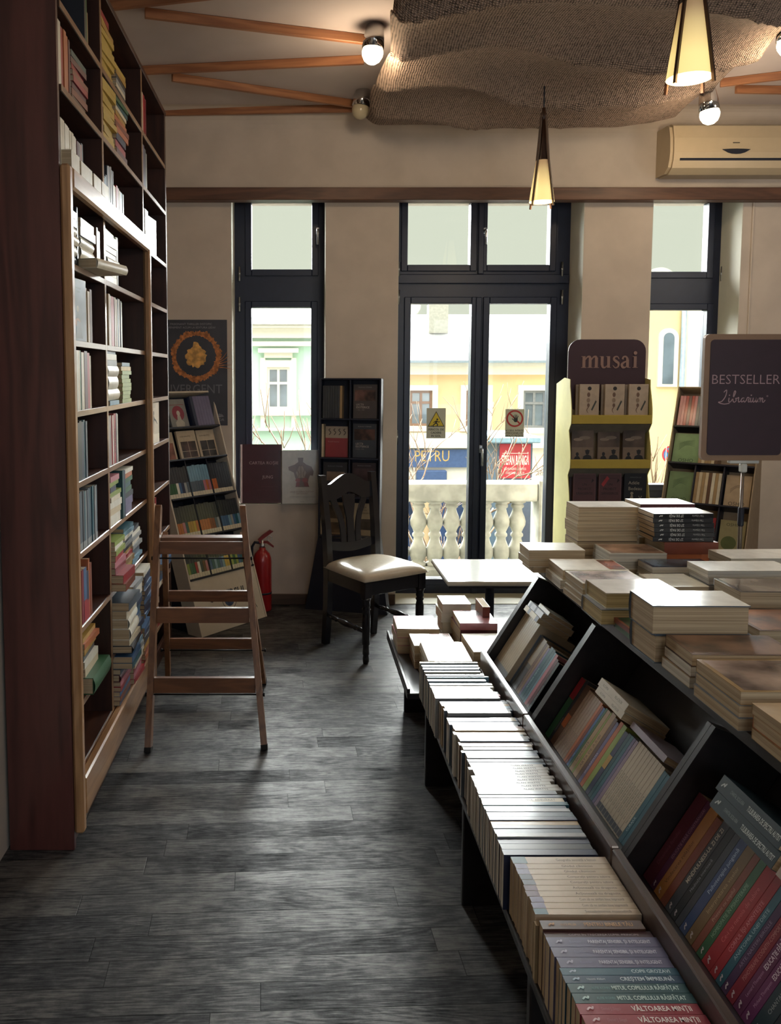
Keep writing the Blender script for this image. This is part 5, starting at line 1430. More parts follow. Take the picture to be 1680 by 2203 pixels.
# ---- bookcase
GB = 'books in the tall bookcase'
bayname = ['outer bay', 'middle bay', 'window bay']
def shelf_words(lv): return f'{nth(11 - lv)} shelf down'
used = {}
XF = BXF - .006
def cw_(col): return cname(col)
def stand(bay, lv, y, items, dx=0.0):
    for it in items:
        col, t, H = it[:3]; o_ = it[3] if len(it) > 3 else {}
        if y + t > DIV[bay + 1] - .014: break
        k = used[bay, lv] = used.get((bay, lv), 0) + 1
        w = o_.get('W', .135)
        book((XF - dx - o_.get('dx', abs(J(.004))), y, LEV[lv] + .0005 + H), -ZA, -XA, YA, H, w, t, col,
             f'{cw_(col)} book, {nth(k)} on the {shelf_words(lv)}, {bayname[bay]} of the bookcase', GB, deco=o_.get('d', ()), hard=o_.get('hard', False), gloss=o_.get('g', .4), pri=o_.get('pri', 1))
        y += t + .001
    return y
def faceout(bay, lv, y, W, H, T, col, deco, label, back=.03, turn=5):
    used[bay, lv] = used.get((bay, lv), 0) + 1
    a = math.radians(turn); u = V((math.sin(a), math.cos(a), 0)); n = V((math.cos(a), -math.sin(a), 0))
    book(V((XF - .004, y + W * math.cos(a), LEV[lv] + .0005 + H)) - u * W - n * T, -ZA, u, n, H, W, T, col, label, GB, deco=deco, pri=2.5)
def flats(bay, lv, y, items, L=.2, out=0.0, nm=None):
    z = LEV[lv] + .0008; n = len(items); k0 = used[bay, lv, 's'] = used.get((bay, lv, 's'), 0) + 1
    for i, it in enumerate(items):
        col, t = it[:2]; o_ = it[2] if len(it) > 2 else {}
        a = math.radians(o_.get('r', J(2.5))); ex, ey = V((-math.sin(a), math.cos(a), 0)), V((-math.cos(a), -math.sin(a), 0))
        l = o_.get('L', L + J(.006)); wd = o_.get('W', .14)
        xo = XF + out + o_.get('out', J(.004))
        wd = min(wd, xo - BX0 - .012) if a < .03 else min(wd, .125)
        book((xo, y + J(.003), z), ex, ey, ZA, l, wd, t, col, f'{cw_(col)} flat book, {nth(i + 1)} up in the {nth(k0)} pile, {bayname[bay]}, {shelf_words(lv)}', GB, deco=o_.get('d', ()), hard=o_.get('hard', False), gloss=o_.get('g', .4), pri=o_.get('pri', 1))
        z += t + .0008
c3 = lambda *a: list(a)
# camera-end bay
stand(0, 10, 3.05, [('charcoal', .02, .2), ('green', .018, .2), ('tan', .018, .12)])
stand(0, 9, 2.72, [('white', .03, .2), ('red', .024, .19), ('orange', .028, .19), ('orange', .026, .185), ('maroon', .014, .18), ('purple', .012, .18)])
flats(0, 9, 2.872, [('brown', .02), ('rust', .022), ('maroon', .018), ('red', .02), ('rust', .018), ('red', .02), ('maroon', .02), ('teal', .02)], L=.19)
stand(0, 8, 2.72, [('ivory', .022, .19)] * 2 + [('white', .02, .185)] * 3 + [('ivory', .022, .18)] * 2 + [('white', .02, .175)] * 2 + [('maroon', .02, .17), ('brown', .02, .17), ('rust', .022, .17), ('charcoal', .022, .18)])
for (yy, ll, hh) in ((2.725, .10, .055), (2.845, .15, .05), (3.02, .11, .05), (3.14, .11, .05)):
    used[0, 8, 'card'] = used.get((0, 8, 'card'), 0) + 1
    k_ = used[0, 8, 'card']
    book((XF + .03, yy, 2.2365), YA, -XA, ZA, ll, .05, hh, 'ivory', f'small pale boxed book standing on the front rail of the bookcase, {nth(k_)} from the camera end', 'small boxed books on the bookcase rail', pri=2)
flats(0, 7, 2.722, [('slate', .03, O(hard=True)), ('white', .034, O(hard=True)), ('ivory', .032, O(hard=True)), ('white', .028, O(hard=True)), ('slate', .026), ('white', .024)], L=.165)
stand(0, 7, 2.893, [('black', .014, .2)])
flats(0, 7, 2.925, [('ivory', .034, O(r=-14, out=.055, hard=True, L=.235, W=.12)), ('ivory', .04, O(hard=True)), ('white', .034, O(hard=True)), ('grey', .030), ('white', .03)], L=.2)
stand(0, 7, 3.17, [('brown', .02, .18), ('charcoal', .03, .17)])
stand(0, 6, 2.80, [('maroon', .022, .21)])
faceout(0, 6, 2.845, .16, .215, .014, '#5a6672', [('fa', .02, .02, .98, .98, '#56626e', 5.0), ('fe', .45, .3, .16, .1, '#96684a'), ('fe', .46, .52, .07, .07, '#b0ada4'), ('fp', [(.3, .05), (.75, .05), (.62, .3), (.42, .34)], '#2e3640'), ('ft', 'Inimi pe ape', .5, .84, .035, '#2b3138', 'C', False), ('ft', 'Tandre', .5, .78, .035, '#2b3138', 'C', False)], 'grey-blue picture book displayed cover-out in the outer bay of the bookcase')
stand(0, 6, 3.02, [('tan', .04, .205), ('#8d7a58', .035, .20), ('tan', .03, .19), ('brown', .03, .2)], dx=.02)
stand(0, 5, 2.79, [('white', .03, .2), ('skyblue', .024, .2), ('white', .022, .205), ('ivory', .02, .205), ('green', .022, .205), ('white', .018, .2), ('ivory', .022, .2), ('maroon', .04, .205), ('red', .035, .2), ('tan', .02, .19)])
stand(0, 4, 2.79, [('lilac', .02, .2), ('purple', .02, .2), ('black', .036, .2), ('black', .03, .205), ('navy', .03, .2), ('petrol', .02, .205), ('slate', .022, .2)])
stand(0, 3, 2.765, [(rb_.choice(('slate', 'petrol', 'charcoal', 'slate')), .0165, .198, O(d=[('sb', .86, 1, 'grey')])) for _ in range(3)] + [('red', .026, .2, O(d=[('sb', .55, 1, 'pink')]))] + [(rb_.choice(('slate', 'charcoal', 'petrol', 'grey', 'slate')), rb_.choice((.015, .018)), .2 + J(.004), O(d=[('sb', .88, 1, 'grey')])) for _ in range(14)])
stand(0, 2, 2.81, [('red', .022, .2), ('pink', .02, .19), ('crimson', .024, .19), ('blue', .04, .19, O(d=[('sb', .6, 1, 'red')])), ('navy', .03, .17, O(d=[('sb', .6, 1, 'red')])), ('orange', .018, .21), ('rust', .024, .19)])
stand(0, 1, 2.79, [('black', .024, .19), ('charcoal', .02, .2)])
flats(0, 1, 2.86, [('green', .06, O(hard=True, L=.25, W=.17, out=.03)), ('cream', .03, O(L=.2)), ('white', .024), ('charcoal', .022), ('mustard', .022), ('orange', .02), ('mustard', .016)], L=.19)
stand(0, 0, 2.79, [('charcoal', .03, .18), ('black', .03, .19), ('navy', .03, .18), ('brown', .03, .18)], dx=.02)
# middle bay
flats(1, 10, 3.30, [('yellow', .022) for _ in range(7)] + [('mustard', .02), ('yellow', .022), ('red', .024, O(L=.17))], L=.21)
flats(1, 10, 3.56, [('charcoal', .018), ('ivory', .016), ('grey', .018), ('charcoal', .016), ('mustard', .02), ('yellow', .022)], L=.19)
flats(1, 9, 3.30, [('yellow', .0215, O(out=J(.006))) for _ in range(10)], L=.2)
flats(1, 9, 3.535, [('maroon', .025), ('red', .03), ('navy', .03, O(L=.19)), ('orange', .025), ('rust', .02), ('orange', .022), ('mustard', .02), ('ivory', .016), ('teal', .018), ('green', .016)], L=.23)
stand(1, 8, 3.30, [('teal', .03, .14), ('petrol', .024, .15), ('slate', .02, .16), ('charcoal', .018, .2), ('brown', .018, .205), ('charcoal', .016, .205), ('brown', .018, .21), ('charcoal', .016, .2), ('grey', .016, .2), ('white', .03, .15), ('ivory', .022, .15), ('red', .03, .16), ('rust', .022, .155), ('white', .02, .15), ('blue', .024, .15), ('skyblue', .024, .15), ('charcoal', .022, .15)])
flats(1, 7, 3.31, [('white', .026), ('ivory', .03), ('white', .036, O(hard=True)), ('white', .022), ('ivory', .022), ('white', .022), ('slate', .02), ('white', .018)], L=.19)
stand(1, 7, 3.52, [('white', .012, .2), ('grey', .012, .2)])
stand(1, 6, 3.30, [('tan', .05, .21, O(dx=.03)), ('tan', .03, .205), ('white', .014, .2), ('red', .04, .2), ('pink', .02, .2), ('white', .018, .2), ('rust', .016, .195), ('white', .02, .195), ('slate', .02, .2), ('white', .016, .2), ('charcoal', .02, .2), ('grey', .016, .195), ('white', .014, .19)])
flats(1, 5, 3.30, [('skyblue', .018, O(L=.16, out=.01)), ('ivory', .044, O(hard=True, L=.25)), ('white', .05, O(hard=True, L=.2)), ('white', .042, O(hard=True)), ('grey', .022), ('white', .024), ('slate', .018)], L=.185)
flats(1, 5, 3.575, [('lime', .0165) for _ in range(8)] + [('yellow', .018), ('petrol', .016)], L=.18)
stand(1, 4, 3.30, [('slate', .018, .2), ('white', .014, .2), ('maroon', .016, .195), ('white', .016, .2), ('red', .016, .2), ('white', .02, .2), ('red', .04, .205, O(d=[('st', 'NOSTALGIA', '#3a1014', .3, .8, .5, 'down', True)])), ('grey', .02, .205), ('white', .014, .2), ('ivory', .012, .2)])
flats(1, 3, 3.30, [('white', .042, O(L=.19)), ('cream', .026), ('white', .026), ('ivory', .02), ('lime', .018), ('navy', .02, O(L=.12)), ('lime', .02), ('pink', .022, O(L=.15))], L=.185, out=.004)
stand(1, 3, 3.505, [('teal', .03, .205, O(dx=-.01)), ('navy', .026, .2, O(dx=-.01))])
flats(1, 3, 3.585, [('lilac', .034), ('lilac', .034), ('charcoal', .022), ('green', .02), ('teal', .022), ('green', .02), ('orange', .02), ('white', .018)], L=.18)
cols = 'white grey slate skyblue ivory charcoal white petrol'.split()
flats(1, 2, 3.30, [('rust', .03, O(L=.2, out=.04)), ('red', .034, O(L=.2, out=.03)), ('crimson', .026, O(L=.17)), ('pink', .024), ('red', .024), ('lime', .02), ('white', .018), ('lime', .018)], L=.175, out=.02)
flats(1, 2, 3.51, [('mustard', .024), ('yellow', .022), ('tan', .024), ('red', .018), ('mustard', .018)] + [(rb_.choice(cols), .0165) for _ in range(6)], L=.19, out=.01)
flats(1, 2, 3.735, [(rb_.choice(cols), .018) for _ in range(9)], L=.20)
flats(1, 1, 3.30, [('charcoal', .03, O(hard=True, L=.21, out=.06)), ('ivory', .022, O(out=.05)), ('white', .045, O(hard=True, out=.05, L=.2)), ('white', .04, O(hard=True, out=.045)), ('ivory', .032, O(out=.04)), ('slate', .034, O(out=.05, L=.22))], L=.2, out=.02)
flats(1, 1, 3.54, [('navy', .026), ('slate', .022), ('blue', .024), ('petrol', .024), ('navy', .022), ('slate', .02), ('white', .024), ('white', .022), ('grey', .02)], L=.2, out=.04)
flats(1, 1, 3.78, [('navy', .02) if k % 3 else ('blue', .022) for k in range(9)] + [('white', .022)], L=.2, out=.045)
flats(1, 0, 3.30, [('navy', .02), ('rust', .018), ('blue', .02), ('red', .018), ('pink', .02), ('maroon', .03, O(hard=True)), ('slate', .022), ('petrol', .024, O(out=.05)), ('blue', .026, O(out=.05))], L=.19, out=.03)
flats(1, 0, 3.54, [('red', .022), ('pink', .024), ('crimson', .022), ('ivory', .024), ('white', .022), ('grey', .02), ('skyblue', .022), ('rust', .02), ('teal', .02)], L=.2, out=.04)
flats(1, 0, 3.78, [('red', .022), ('orange', .022), ('rust', .02), ('mustard', .022), ('navy', .022), ('charcoal', .02), ('navy', .02), ('blue', .022)], L=.2, out=.04)
# window bay
stand(2, 10, 4.14, [('white', .03, .19), ('red', .05, .19), ('crimson', .03, .18)])
stand(2, 9, 4.13, [('grey', .03, .2), ('lilac', .03, .2), ('slate', .04, .19), ('grey', .04, .18)])
stand(2, 8, 4.13, [('tan', .03, .19), ('maroon', .025, .19), ('white', .03, .19), ('brown', .05, .19)])
faceout(2, 8, 4.33, .2, .19, .02, '#a59a86', [('fb', 0, .8, 1, 1, 'charcoal'), ('fp', [(.3, .05), (.55, .05), (.6, .4), (.45, .52), (.35, .4)], '#3a3a36'), ('fs', [(.5, .4), (.75, .3), (.95, .15)], [.06, .05, .03], '#3a3a36')], 'pale cover-out book with a dark figure on an upper shelf of the window bay')
stand(2, 7, 4.25, [('maroon', .05, .185)])
faceout(2, 6, 4.14, .15, .2, .03, 'white', [('ft', 'CALEA', .5, .8, .05, '#8a8f96', 'C', False), ('fe', .5, .35, .2, .2, '#c0a27a'), ('fs', [(.4, .2), (.55, .5), (.6, .25)], .05, '#6a6a6a')], 'white cover-out book at mid height in the window bay')
stand(2, 5, 4.14, [('charcoal', .03, .17), ('brown', .03, .18)], dx=.03)
faceout(2, 4, 4.30, .24, .215, .02, '#b9ab98', [('fb', .0, .0, 1, .22, '#cfc4b2'), ('fp', [(.42, .25), (.52, .25), (.55, .5), (.6, .62), (.52, .7), (.44, .6)], '#2b2a2a'), ('fe', .52, .74, .05, .05, '#2b2a2a'), ('fs', [(.55, .6), (.7, .55), (.82, .46)], [.05, .04, .02], '#2b2a2a'), ('fp', [(.1, .25), (.22, .25), (.22, .5), (.1, .5)], '#2b2a2a'), ('ft', 'ÎNTR-O ZI', .5, .88, .05, '#5a5046', 'C', False)], 'beige cover-out book with two dark walking figures in the window bay')
stand(2, 3, 4.13, [('pink', .03, .19), ('white', .03, .18), ('pink', .03, .19)])
stand(2, 2, 4.16, [('ivory', .03, .17), ('lime', .04, .19), ('white', .05, .19), ('white', .05, .19), ('ivory', .04, .19), ('red', .03, .22)])
flats(2, 1, 4.2, [('white', .03), ('blue', .03), ('slate', .03), ('ivory', .03), ('blue', .034, O(out=.05))], L=.24, out=.02)
flats(2, 0, 4.2, [('red', .03), ('slate', .03), ('orange', .03), ('navy', .03), ('white', .03)], L=.22)

# ---- two big books on the window sill
def facing_camera(x, y, z, W, H, T, col, label, grp, deco, lean=5, yaw=0, **k):
    a = math.radians(lean); up = V((0, math.sin(a), math.cos(a))); n = V((0, -math.cos(a), math.sin(a))); u = XA
    if yaw:
        rm = Matrix.Rotation(math.radians(yaw), 3, 'Z'); up, n, u = rm @ up, rm @ n, rm @ u
    book(V((x, y, z)) + up * H, -up, u, n, H, W, T, col, label, grp, deco=deco, **k)
sl = SILL + .0062
tr = [('fb', .0, .0, .035, 1, '#e2cdd0'), ('ft', 'CARTEA ROȘIE', .56, .66, .05, '#a98a8e', 'C', False), ('ft', 'JUNG', .66, .42, .05, '#a98a8e', 'C', False), ('fb', .4, .22, .9, .222, '#6a3d46'), ('fb', .5, .28, .9, .282, '#6a3d46')]
facing_camera(atY(519, 1000, 5.71).x, 5.70, sl, .278, .40, .045, '#451a28', 'large wine-red boxed volume standing cover-out on the window sill', None, tr, lean=4, hard=True, gloss=.15, pri=4)
TOR = '#6f5a52'
an = [('fp', [(.43, .86), (.58, .86), (.57, .78), (.66, .73), (.80, .69), (.86, .60), (.84, .52), (.76, .53), (.72, .46), (.70, .38), (.74, .31), (.36, .31), (.40, .40), (.36, .48), (.32, .58), (.18, .63), (.17, .69), (.34, .73), (.44, .78)], TOR),
      ('fp', [(.46, .70), (.55, .70), (.66, .58), (.60, .48), (.44, .48), (.38, .58)], '#93867c'), ('fe', .43, .44, .07, .05, '#8c4a48'), ('fe', .62, .44, .08, .06, '#8c4a48'), ('fp', [(.38, .40), (.48, .40), (.47, .32), (.37, .32)], '#7c3b3c'), ('fp', [(.58, .40), (.70, .40), (.72, .32), (.6, .32)], '#7c3b3c'),
      ('fs', [(.51, .70), (.51, .36)], .012, '#5a4a46'), ('fs', [(.40, .64), (.46, .56), (.44, .5)], .012, '#6a5a54'), ('fs', [(.62, .64), (.57, .56), (.6, .5)], .012, '#6a5a54'),
      ('ft', 'ATLAS OF HUMAN ANATOMY', .54, .21, .022, '#8d6f6c', 'C', False), ('ft', 'AND SURGERY', .54, .175, .022, '#8d6f6c', 'C', False), ('fb', .2, .13, .9, .134, '#7c7c78'), ('fb', .2, .11, .9, .114, '#7c7c78'), ('ft', 'TASCHEN', .54, .03, .012, '#5a5a58', 'C', False)]
facing_camera(atY(606, 1000, 5.675).x, 5.675, sl, .25, .362, .06, '#b2b0a8', 'grey anatomy volume with a flayed torso on its cover, on the window sill', None, an, lean=4, yaw=4, hard=True, gloss=.35, pri=4)
# ================================================================== display racks
def rack_frame(o, u, slope_h, H):
    """o: foot of the front face at the first side; u along the front; leaning back by slope_h over height H"""
    u = V(u).normalized(); nh = u.cross(ZA)                  # horizontal outward
    w = (V((0, 0, H)) - nh * slope_h).normalized(); n = u.cross(w)
    return frame(o, u, w, n), u, w, n
CARDW = plain('ivory_card', '#cfc3b0', rough=.7, var=.03); CARDT = plain('kraft_card', '#a08c72', rough=.8, var=.06)
def rbook(M, u, w, n, a, b, d, W, H, T, col, label, grp, deco=(), **k):
    """cover-out book in rack coordinates; a along, b up, d depth of its back"""
    book(M @ V((a, b + H, d)), -w, u, n, H, W, T, col, label, grp, deco=deco, **k)
def rspine(M, u, w, n, a, b, d, H, W, T, col, label, grp, deco=(), **k):
    book(M @ V((a, b + H, d)), -w, -n, u, H, W, T, col, label, grp, deco=deco, **k)

# ---- leaning card rack with UNIVERSUL on its foot
L0 = atZ(437, 1372, 0)
Mu, u, w, n = rack_frame((L0.x, L0.y, 0.002), (.643, .766, 0), .50, 1.478)
RW, RD = .56, .115
rk = thing('book_rack', 'leaning ivory card book rack with black shelves standing behind the step ladder', 'display rack', mw=Mu)
MB().bbox((-.012, 0, -RD), (-.0005, 1.55, .004), CARDW, .002).build('side_board', rk)
MB().bbox((RW + .0005, 0, -RD), (RW + .012, 1.55, .004), CARDW, .002).build('side_board', rk)
MB().bbox((0, 0, -.012), (RW, .345, 0), CARDW, .002).build('front_board', rk)
MB().bbox((0, 1.538, -RD), (RW, 1.55, 0), CARDW, .002).build('top_board', rk)
MB().box((0, .346, -RD), (RW, 1.537, -RD + .008), BLACKM).build('back_board', rk)
ROWS = [.352, .605, .855, 1.10, 1.31]
for r_ in ROWS:
    MB().bbox((0, r_ - .012, -RD + .0085), (RW, r_, .012), BLACK, .002).build('shelf', rk)
for a in (RW / 3, 2 * RW / 3):
    MB().box((a - .003, .353, -RD + .0085), (a + .003, 1.09, -.004), BLACK).build('divider', rk)
iM = Mu.inverted()
bk = [iM @ (Mu @ V((0, 0, -RD - .002))), iM @ (Mu @ V((0, 1.50, -RD - .002)))]
gr_ = iM @ V(((Mu @ V((0, 1.50, -RD - .004))).x, (Mu @ V((0, 1.50, -RD - .004))).y, .003))
for a in (.01, RW - .025):
    MB().prism([V(p) + V((a, 0, 0)) for p in (bk[0], bk[1], gr_)], (.012, 0, 0), BLACK).build('rear_strut', rk)
INK_ = ink('#30353c')
m = MB(); o_ = (0, 0, .0006)
m.text('UNIVERSUL', .05, o_, XA, YA, INK_, x=RW * .5, y=.185, fit=.33, align='C', bold=True)
m.disc(RW * .5, .175, .042, (0, 0, .0004), XA, YA, plain('globe_print', '#3d5070', var=.5, scale=20), seg=24)
m.disc(RW * .5, .175, .062, (0, 0, .0005), XA, YA, INK_, r0=.058, seg=24)
m.text('UNIVERSUL ENCICLOPEDIA', .026, o_, XA, YA, INK_, x=RW * .5, y=.075, fit=.46, align='C')
m.build('lettering', rk)
GU = 'books in the leaning card rack'
bands = 'green white white skyblue grey blue grey skyblue orange pink green mustard mustard rust orange orange orange rust grey blue petrol blue grey skyblue lime lime red white charcoal pink petrol blue skyblue petrol yellow mustard lime petrol'.split()
ri = random.Random(3)
def spines(row, col0, mids, first=1, top='charcoal', t=.0205):
    a = col0 * RW / 3 + .006
    for k, mcol in enumerate(mids):
        rspine(Mu, u, w, n, a, ROWS[row] + .0005, -.004, .198 + ri.uniform(-.004, .003), .09, t, top, f'{cname(mcol)}-banded book, {nth(5 - row)} shelf down in the ivory rack, {nth(col0 * 8 + k + 1)} from the bookcase', GU, deco=[('sb', .52, .86, mcol), ('sb', .86, 1, 'ivory')] if mcol else (), gloss=.22)
        a += t + .0012
spines(2, 0, 'green green green white blue navy grey slate'.split()); spines(2, 1, 'slate slate slate slate slate pink orange pink'.split(), top='skyblue'); spines(2, 2, 'orange orange charcoal charcoal charcoal charcoal charcoal charcoal'.split())
spines(1, 0, 'orange orange pink teal mustard mustard yellow orange'.split()); spines(1, 1, 'orange orange orange orange rust rust slate grey'.split()); spines(1, 2, 'blue blue blue skyblue grey blue petrol skyblue'.split())
spines(0, 0, 'lime green green red white charcoal brown pink'.split()); spines(0, 1, 'blue petrol skyblue petrol blue skyblue yellow yellow'.split()); spines(0, 2, 'lime green lime blue petrol skyblue blue grey'.split())
BUD = [('fe', .5, .52, .34, .34, '#8c2f44'), ('fp', [(.28, .06), (.72, .06), (.76, .2), (.62, .3), (.58, .44), (.42, .44), (.38, .3), (.24, .2)], '#b9b2a6'), ('fe', .5, .52, .10, .12, '#c4beb2'), ('fb', 0, 0, 1, .06, '#8d7456'), ('fb', .1, .80, .9, .815, '#8c2f44')]
rbook(Mu, u, w, n, RW / 3 + .008, ROWS[4] + .001, -.07, .15, .20, .02, '#8b8a86', 'grey cover-out book with a red disc and seated statue, top shelf of the ivory rack', GU, deco=BUD, pri=2)
a = 2 * RW / 3 - .012
for k in range(7):
    rspine(Mu, u, w, n, a, ROWS[4] + .001, -.01, .205, .09, .024, 'navy' if k == 0 else 'lilac', f'{"navy" if k == 0 else "lilac"} spine on the top shelf of the ivory rack, {nth(k + 1)} from the statue cover', GU, gloss=.3, pri=1.4); a += .0252
for k, (c1, c2) in enumerate((('#7a4c42', 9.0), ('#3a2826', 14.0), ('#2e2a2a', 12.0))):
    rbook(Mu, u, w, n, .012 + k * .182, ROWS[3] + .001, -.06 + .012 * (k % 2), .16, .19, .016, '#b7a68e', f'cream cover-out book with dark pictures, second shelf of the ivory rack, {nth(k + 1)} from the bookcase', GU,
          deco=[('fa', .12, .06, .92, .62, c1, c2), ('ft', 'ILUZIA REALITĂȚII', .15, .78, .04, '#3a342e', 'L', True)] + ([('fb', .5, .06, .52, .62, '#b7a68e'), ('fb', .12, .27, .92, .285, '#b7a68e')] if k else []), pri=2)

# ---- black floor rack behind the chair
q0 = atZ(654, 1312, 0)
Ms, u, w, n = rack_frame((.060, 5.535, 0.0), (.966, -.259, 0), .07, 1.55)
sk = thing('book_rack', 'tall black floor rack with a flared base standing behind the dining chair', 'display rack', mw=Ms)
A0, A1, SB = .085, .475, .49
MB().prism([(-.01, 0, .0), (.55, 0, .0), (A1 + .012, SB, .0), (A0 - .012, SB, .0)], (0, 0, -.012), BLACK).build('skirt_board', sk)
for a, b in ((-.01, A0 - .012), (.55 - .012, A1)):
    MB().prism([(a, 0, -.0125), (a + .012, 0, -.0125), (b + .012, SB, -.0125), (b, SB, -.0125)], (0, 0, -.10), BLACK).build('side_board', sk)
for a in (A0 - .012, A1):
    MB().bbox((a, SB + .0005, -.085), (a + .012, 1.555, .004), BLACK, .002).build('side_board', sk)
MB().box((A0, SB, -.085), (A1, 1.545, -.078), BLACKM).build('back_board', sk)
MB().bbox((A0, 1.545, -.085), (A1, 1.556, .004), BLACK, .002).build('top_board', sk)
SROW = [SB + .02, .77, 1.03, 1.29]
for r_ in SROW: MB().bbox((A0 + .0005, r_ - .011, -.0775), (A1 - .0005, r_, .012), BLACK, .002).build('shelf', sk)
am = (A0 + A1) / 2
MB().box((am - .004, SB + .021, -.077), (am + .004, 1.544, 0), BLACK).build('divider', sk)
GS = 'books in the black floor rack'
def esot(t1, tint): return [('fa', .06, .52, .94, .84, tint, 10.0), ('ft', 'RUDOLF STEINER', .5, .90, .035, '#8d8a88', 'C', False), ('ft', 'LECȚII', .12, .38, .055, '#b5a9a0', 'L', False), ('ft', 'ESOTERICE', .12, .30, .055, '#b5a9a0', 'L', False), ('ft', t1, .12, .235, .03, '#8d8580', 'L', False)]
cwid = .158
rbook(Ms, u, w, n, am + .014, SROW[3] + .001, -.06, cwid, .225, .02, '#4a4240', 'brown-grey cover-out book at the top of the black rack beside the thin spines', GS, deco=esot('1 1903 - 1909', '#5c4038'), pri=2)
rbook(Ms, u, w, n, am + .014, SROW[2] + .001, -.06, cwid, .225, .02, '#343a42', 'blue-grey cover-out book beside the red-and-cream one in the black rack', GS, deco=esot('2 1910 - 1912', '#5a3a30'), pri=2)
rbook(Ms, u, w, n, am + .014, SROW[1] + .001, -.06, cwid, .225, .02, '#33262a', 'dark plum cover-out book above the chair back in the black rack', GS, deco=esot('3 1913 - 1923', '#3a2a2c'), pri=2)
rbook(Ms, u, w, n, A0 + .022, SROW[2] + .001, -.06, cwid - .005, .205, .02, '#8f3038', 'red-and-cream cover-out book in the black rack', GS, deco=[('fb', 0, .62, 1, 1, '#a59684')] + [('fs', [(.16 + .22 * k, .72), (.24 + .22 * k, .80), (.15 + .22 * k, .88), (.22 + .22 * k, .92)], .04, '#4f463e') for k in range(4)] + [('ft', 'Rudolf Steiner', .12, .48, .045, '#b98a86', 'L', False)], pri=2)
rbook(Ms, u, w, n, A0 + .010, SROW[1] + .001, -.06, cwid + .005, .225, .02, '#20242c', 'near-black cover-out book with a pale swirl in the black rack', GS, deco=[('fa', .15, .45, .9, .72, '#6a5c50', 8.0), ('ft', 'RUDOLF STEINER', .5, .86, .04, '#6d7078', 'C', False)], pri=2)
rbook(Ms, u, w, n, am + .014, SROW[0] + .001, -.06, cwid, .215, .02, '#a8987c', 'cream cover-out book with a framed picture seen through the chair back', GS, deco=[('fa', .28, .18, .82, .52, '#4a4238', 9.0), ('ft', 'Magia', .5, .86, .055, '#4a4034', 'C', False), ('ft', 'sfinților', .5, .77, .055, '#4a4034', 'C', False), ('ft', 'și vindecării', .5, .68, .055, '#4a4034', 'C', False)], pri=2)
rbook(Ms, u, w, n, A0 + .024, SROW[0] + .001, -.06, cwid - .01, .215, .02, '#8d7a5c', 'tan cover-out book with brown pictures seen through the chair back', GS, deco=[('fa', .08, .5, .92, .92, '#54442e', 11.0), ('fa', .08, .06, .92, .38, '#54442e', 11.0)], pri=2)
for k in range(8):
    rspine(Ms, u, w, n, A0 + .008 + k * .0165, SROW[3] + .001, -.01, .215, .065, .0152, 'tan' if k == 7 else 'charcoal', f'{"tan" if k == 7 else "dark grey"} thin spine at the top of the black rack, {nth(k + 1)} from the single window', GS, gloss=.3)
for b_ in (1, 2):
    rspine(Ms, u, w, n, A0 + .003, SROW[b_ if b_ == 2 else 0] + .001, -.01, .22, .065, .012, 'cream', f'thin cream book wedged at the edge of the black rack, {"above" if b_ == 2 else "below"} the chair top rail', GS)

# ---- yellow and white card display with a rounded header
mx0, mx1, MY = 1.715, 2.215, 5.24
mz = [.40, .748, 1.042, 1.322]
md = thing('card_display', 'card book display with yellow shelf lips and a rounded maroon header', 'display rack', ((mx0 + mx1) / 2, MY, 0))
mi = Matrix.Translation(-md.location)
PYEL = plain('pale_yellow_card', '#d2c982', rough=.6, var=.03); YLC = plain('yellow_card', '#b09a3e', rough=.6, var=.03); MARC = plain('maroon_card', '#38202a', rough=.5, var=.05); GRC = plain('cream_card', '#a8997f', rough=.7, var=.03)
hz0, hz1 = 1.548, 1.800
MB(mi).prism([(x, MY + .10, z) for x, z in rrect(mx0 + .004, hz0 - .2, mx1 - .004, hz1, .075)], (0, .008, 0), MARC).build('header', md)
MB(mi).box((mx0, MY + .1085, 0), (mx1, MY + .1165, hz0), GRC).build('back_board', md)
for x in (mx0 - .004, mx1):
    pts = [(x, MY + .30, 0), (x, MY + .30, hz0 - .03), (x, MY + .14, hz0 + .01), (x, MY + .03, hz0)]
    for k in range(3, -1, -1):
        zt_, zl = (hz0 if k == 3 else mz[k + 1] - .05), mz[k]
        hh = zt_ - zl
        pts += [(x, MY + .028, zl + hh * .80), (x, MY + .002, zl + hh * .45), (x, MY - .012, zl + hh * .2), (x, MY - .014, zl), (x, MY - .012, zl - .05)]
    pts += [(x, MY - .012, 0)]
    MB(mi).prism(pts, (.004, 0, 0), PYEL).build('side_board', md)
for z in mz:
    MB(mi).box((mx0 + .0005, MY - .010, z - .006), (mx1 - .0005, MY + .108, z), GRC).build('shelf', md)
    MB(mi).bbox((mx0 + .0005, MY - .017, z - .052), (mx1 - .0005, MY - .0105, z + .004), YLC, .002).build('shelf_lip', md)
for k in range(1, 4):
    z = mz[k]; MB(mi).prism([(mx0 + .001, MY - .009, z - .054), (mx0 + .001, MY + .06, z - .115), (mx0 + .001, MY + .063, z - .113), (mx0 + .001, MY - .006, z - .052)], (mx1 - mx0 - .002, 0, 0), plain('grey_card', '#6f6a60', rough=.7)).build('shelf_apron', md)
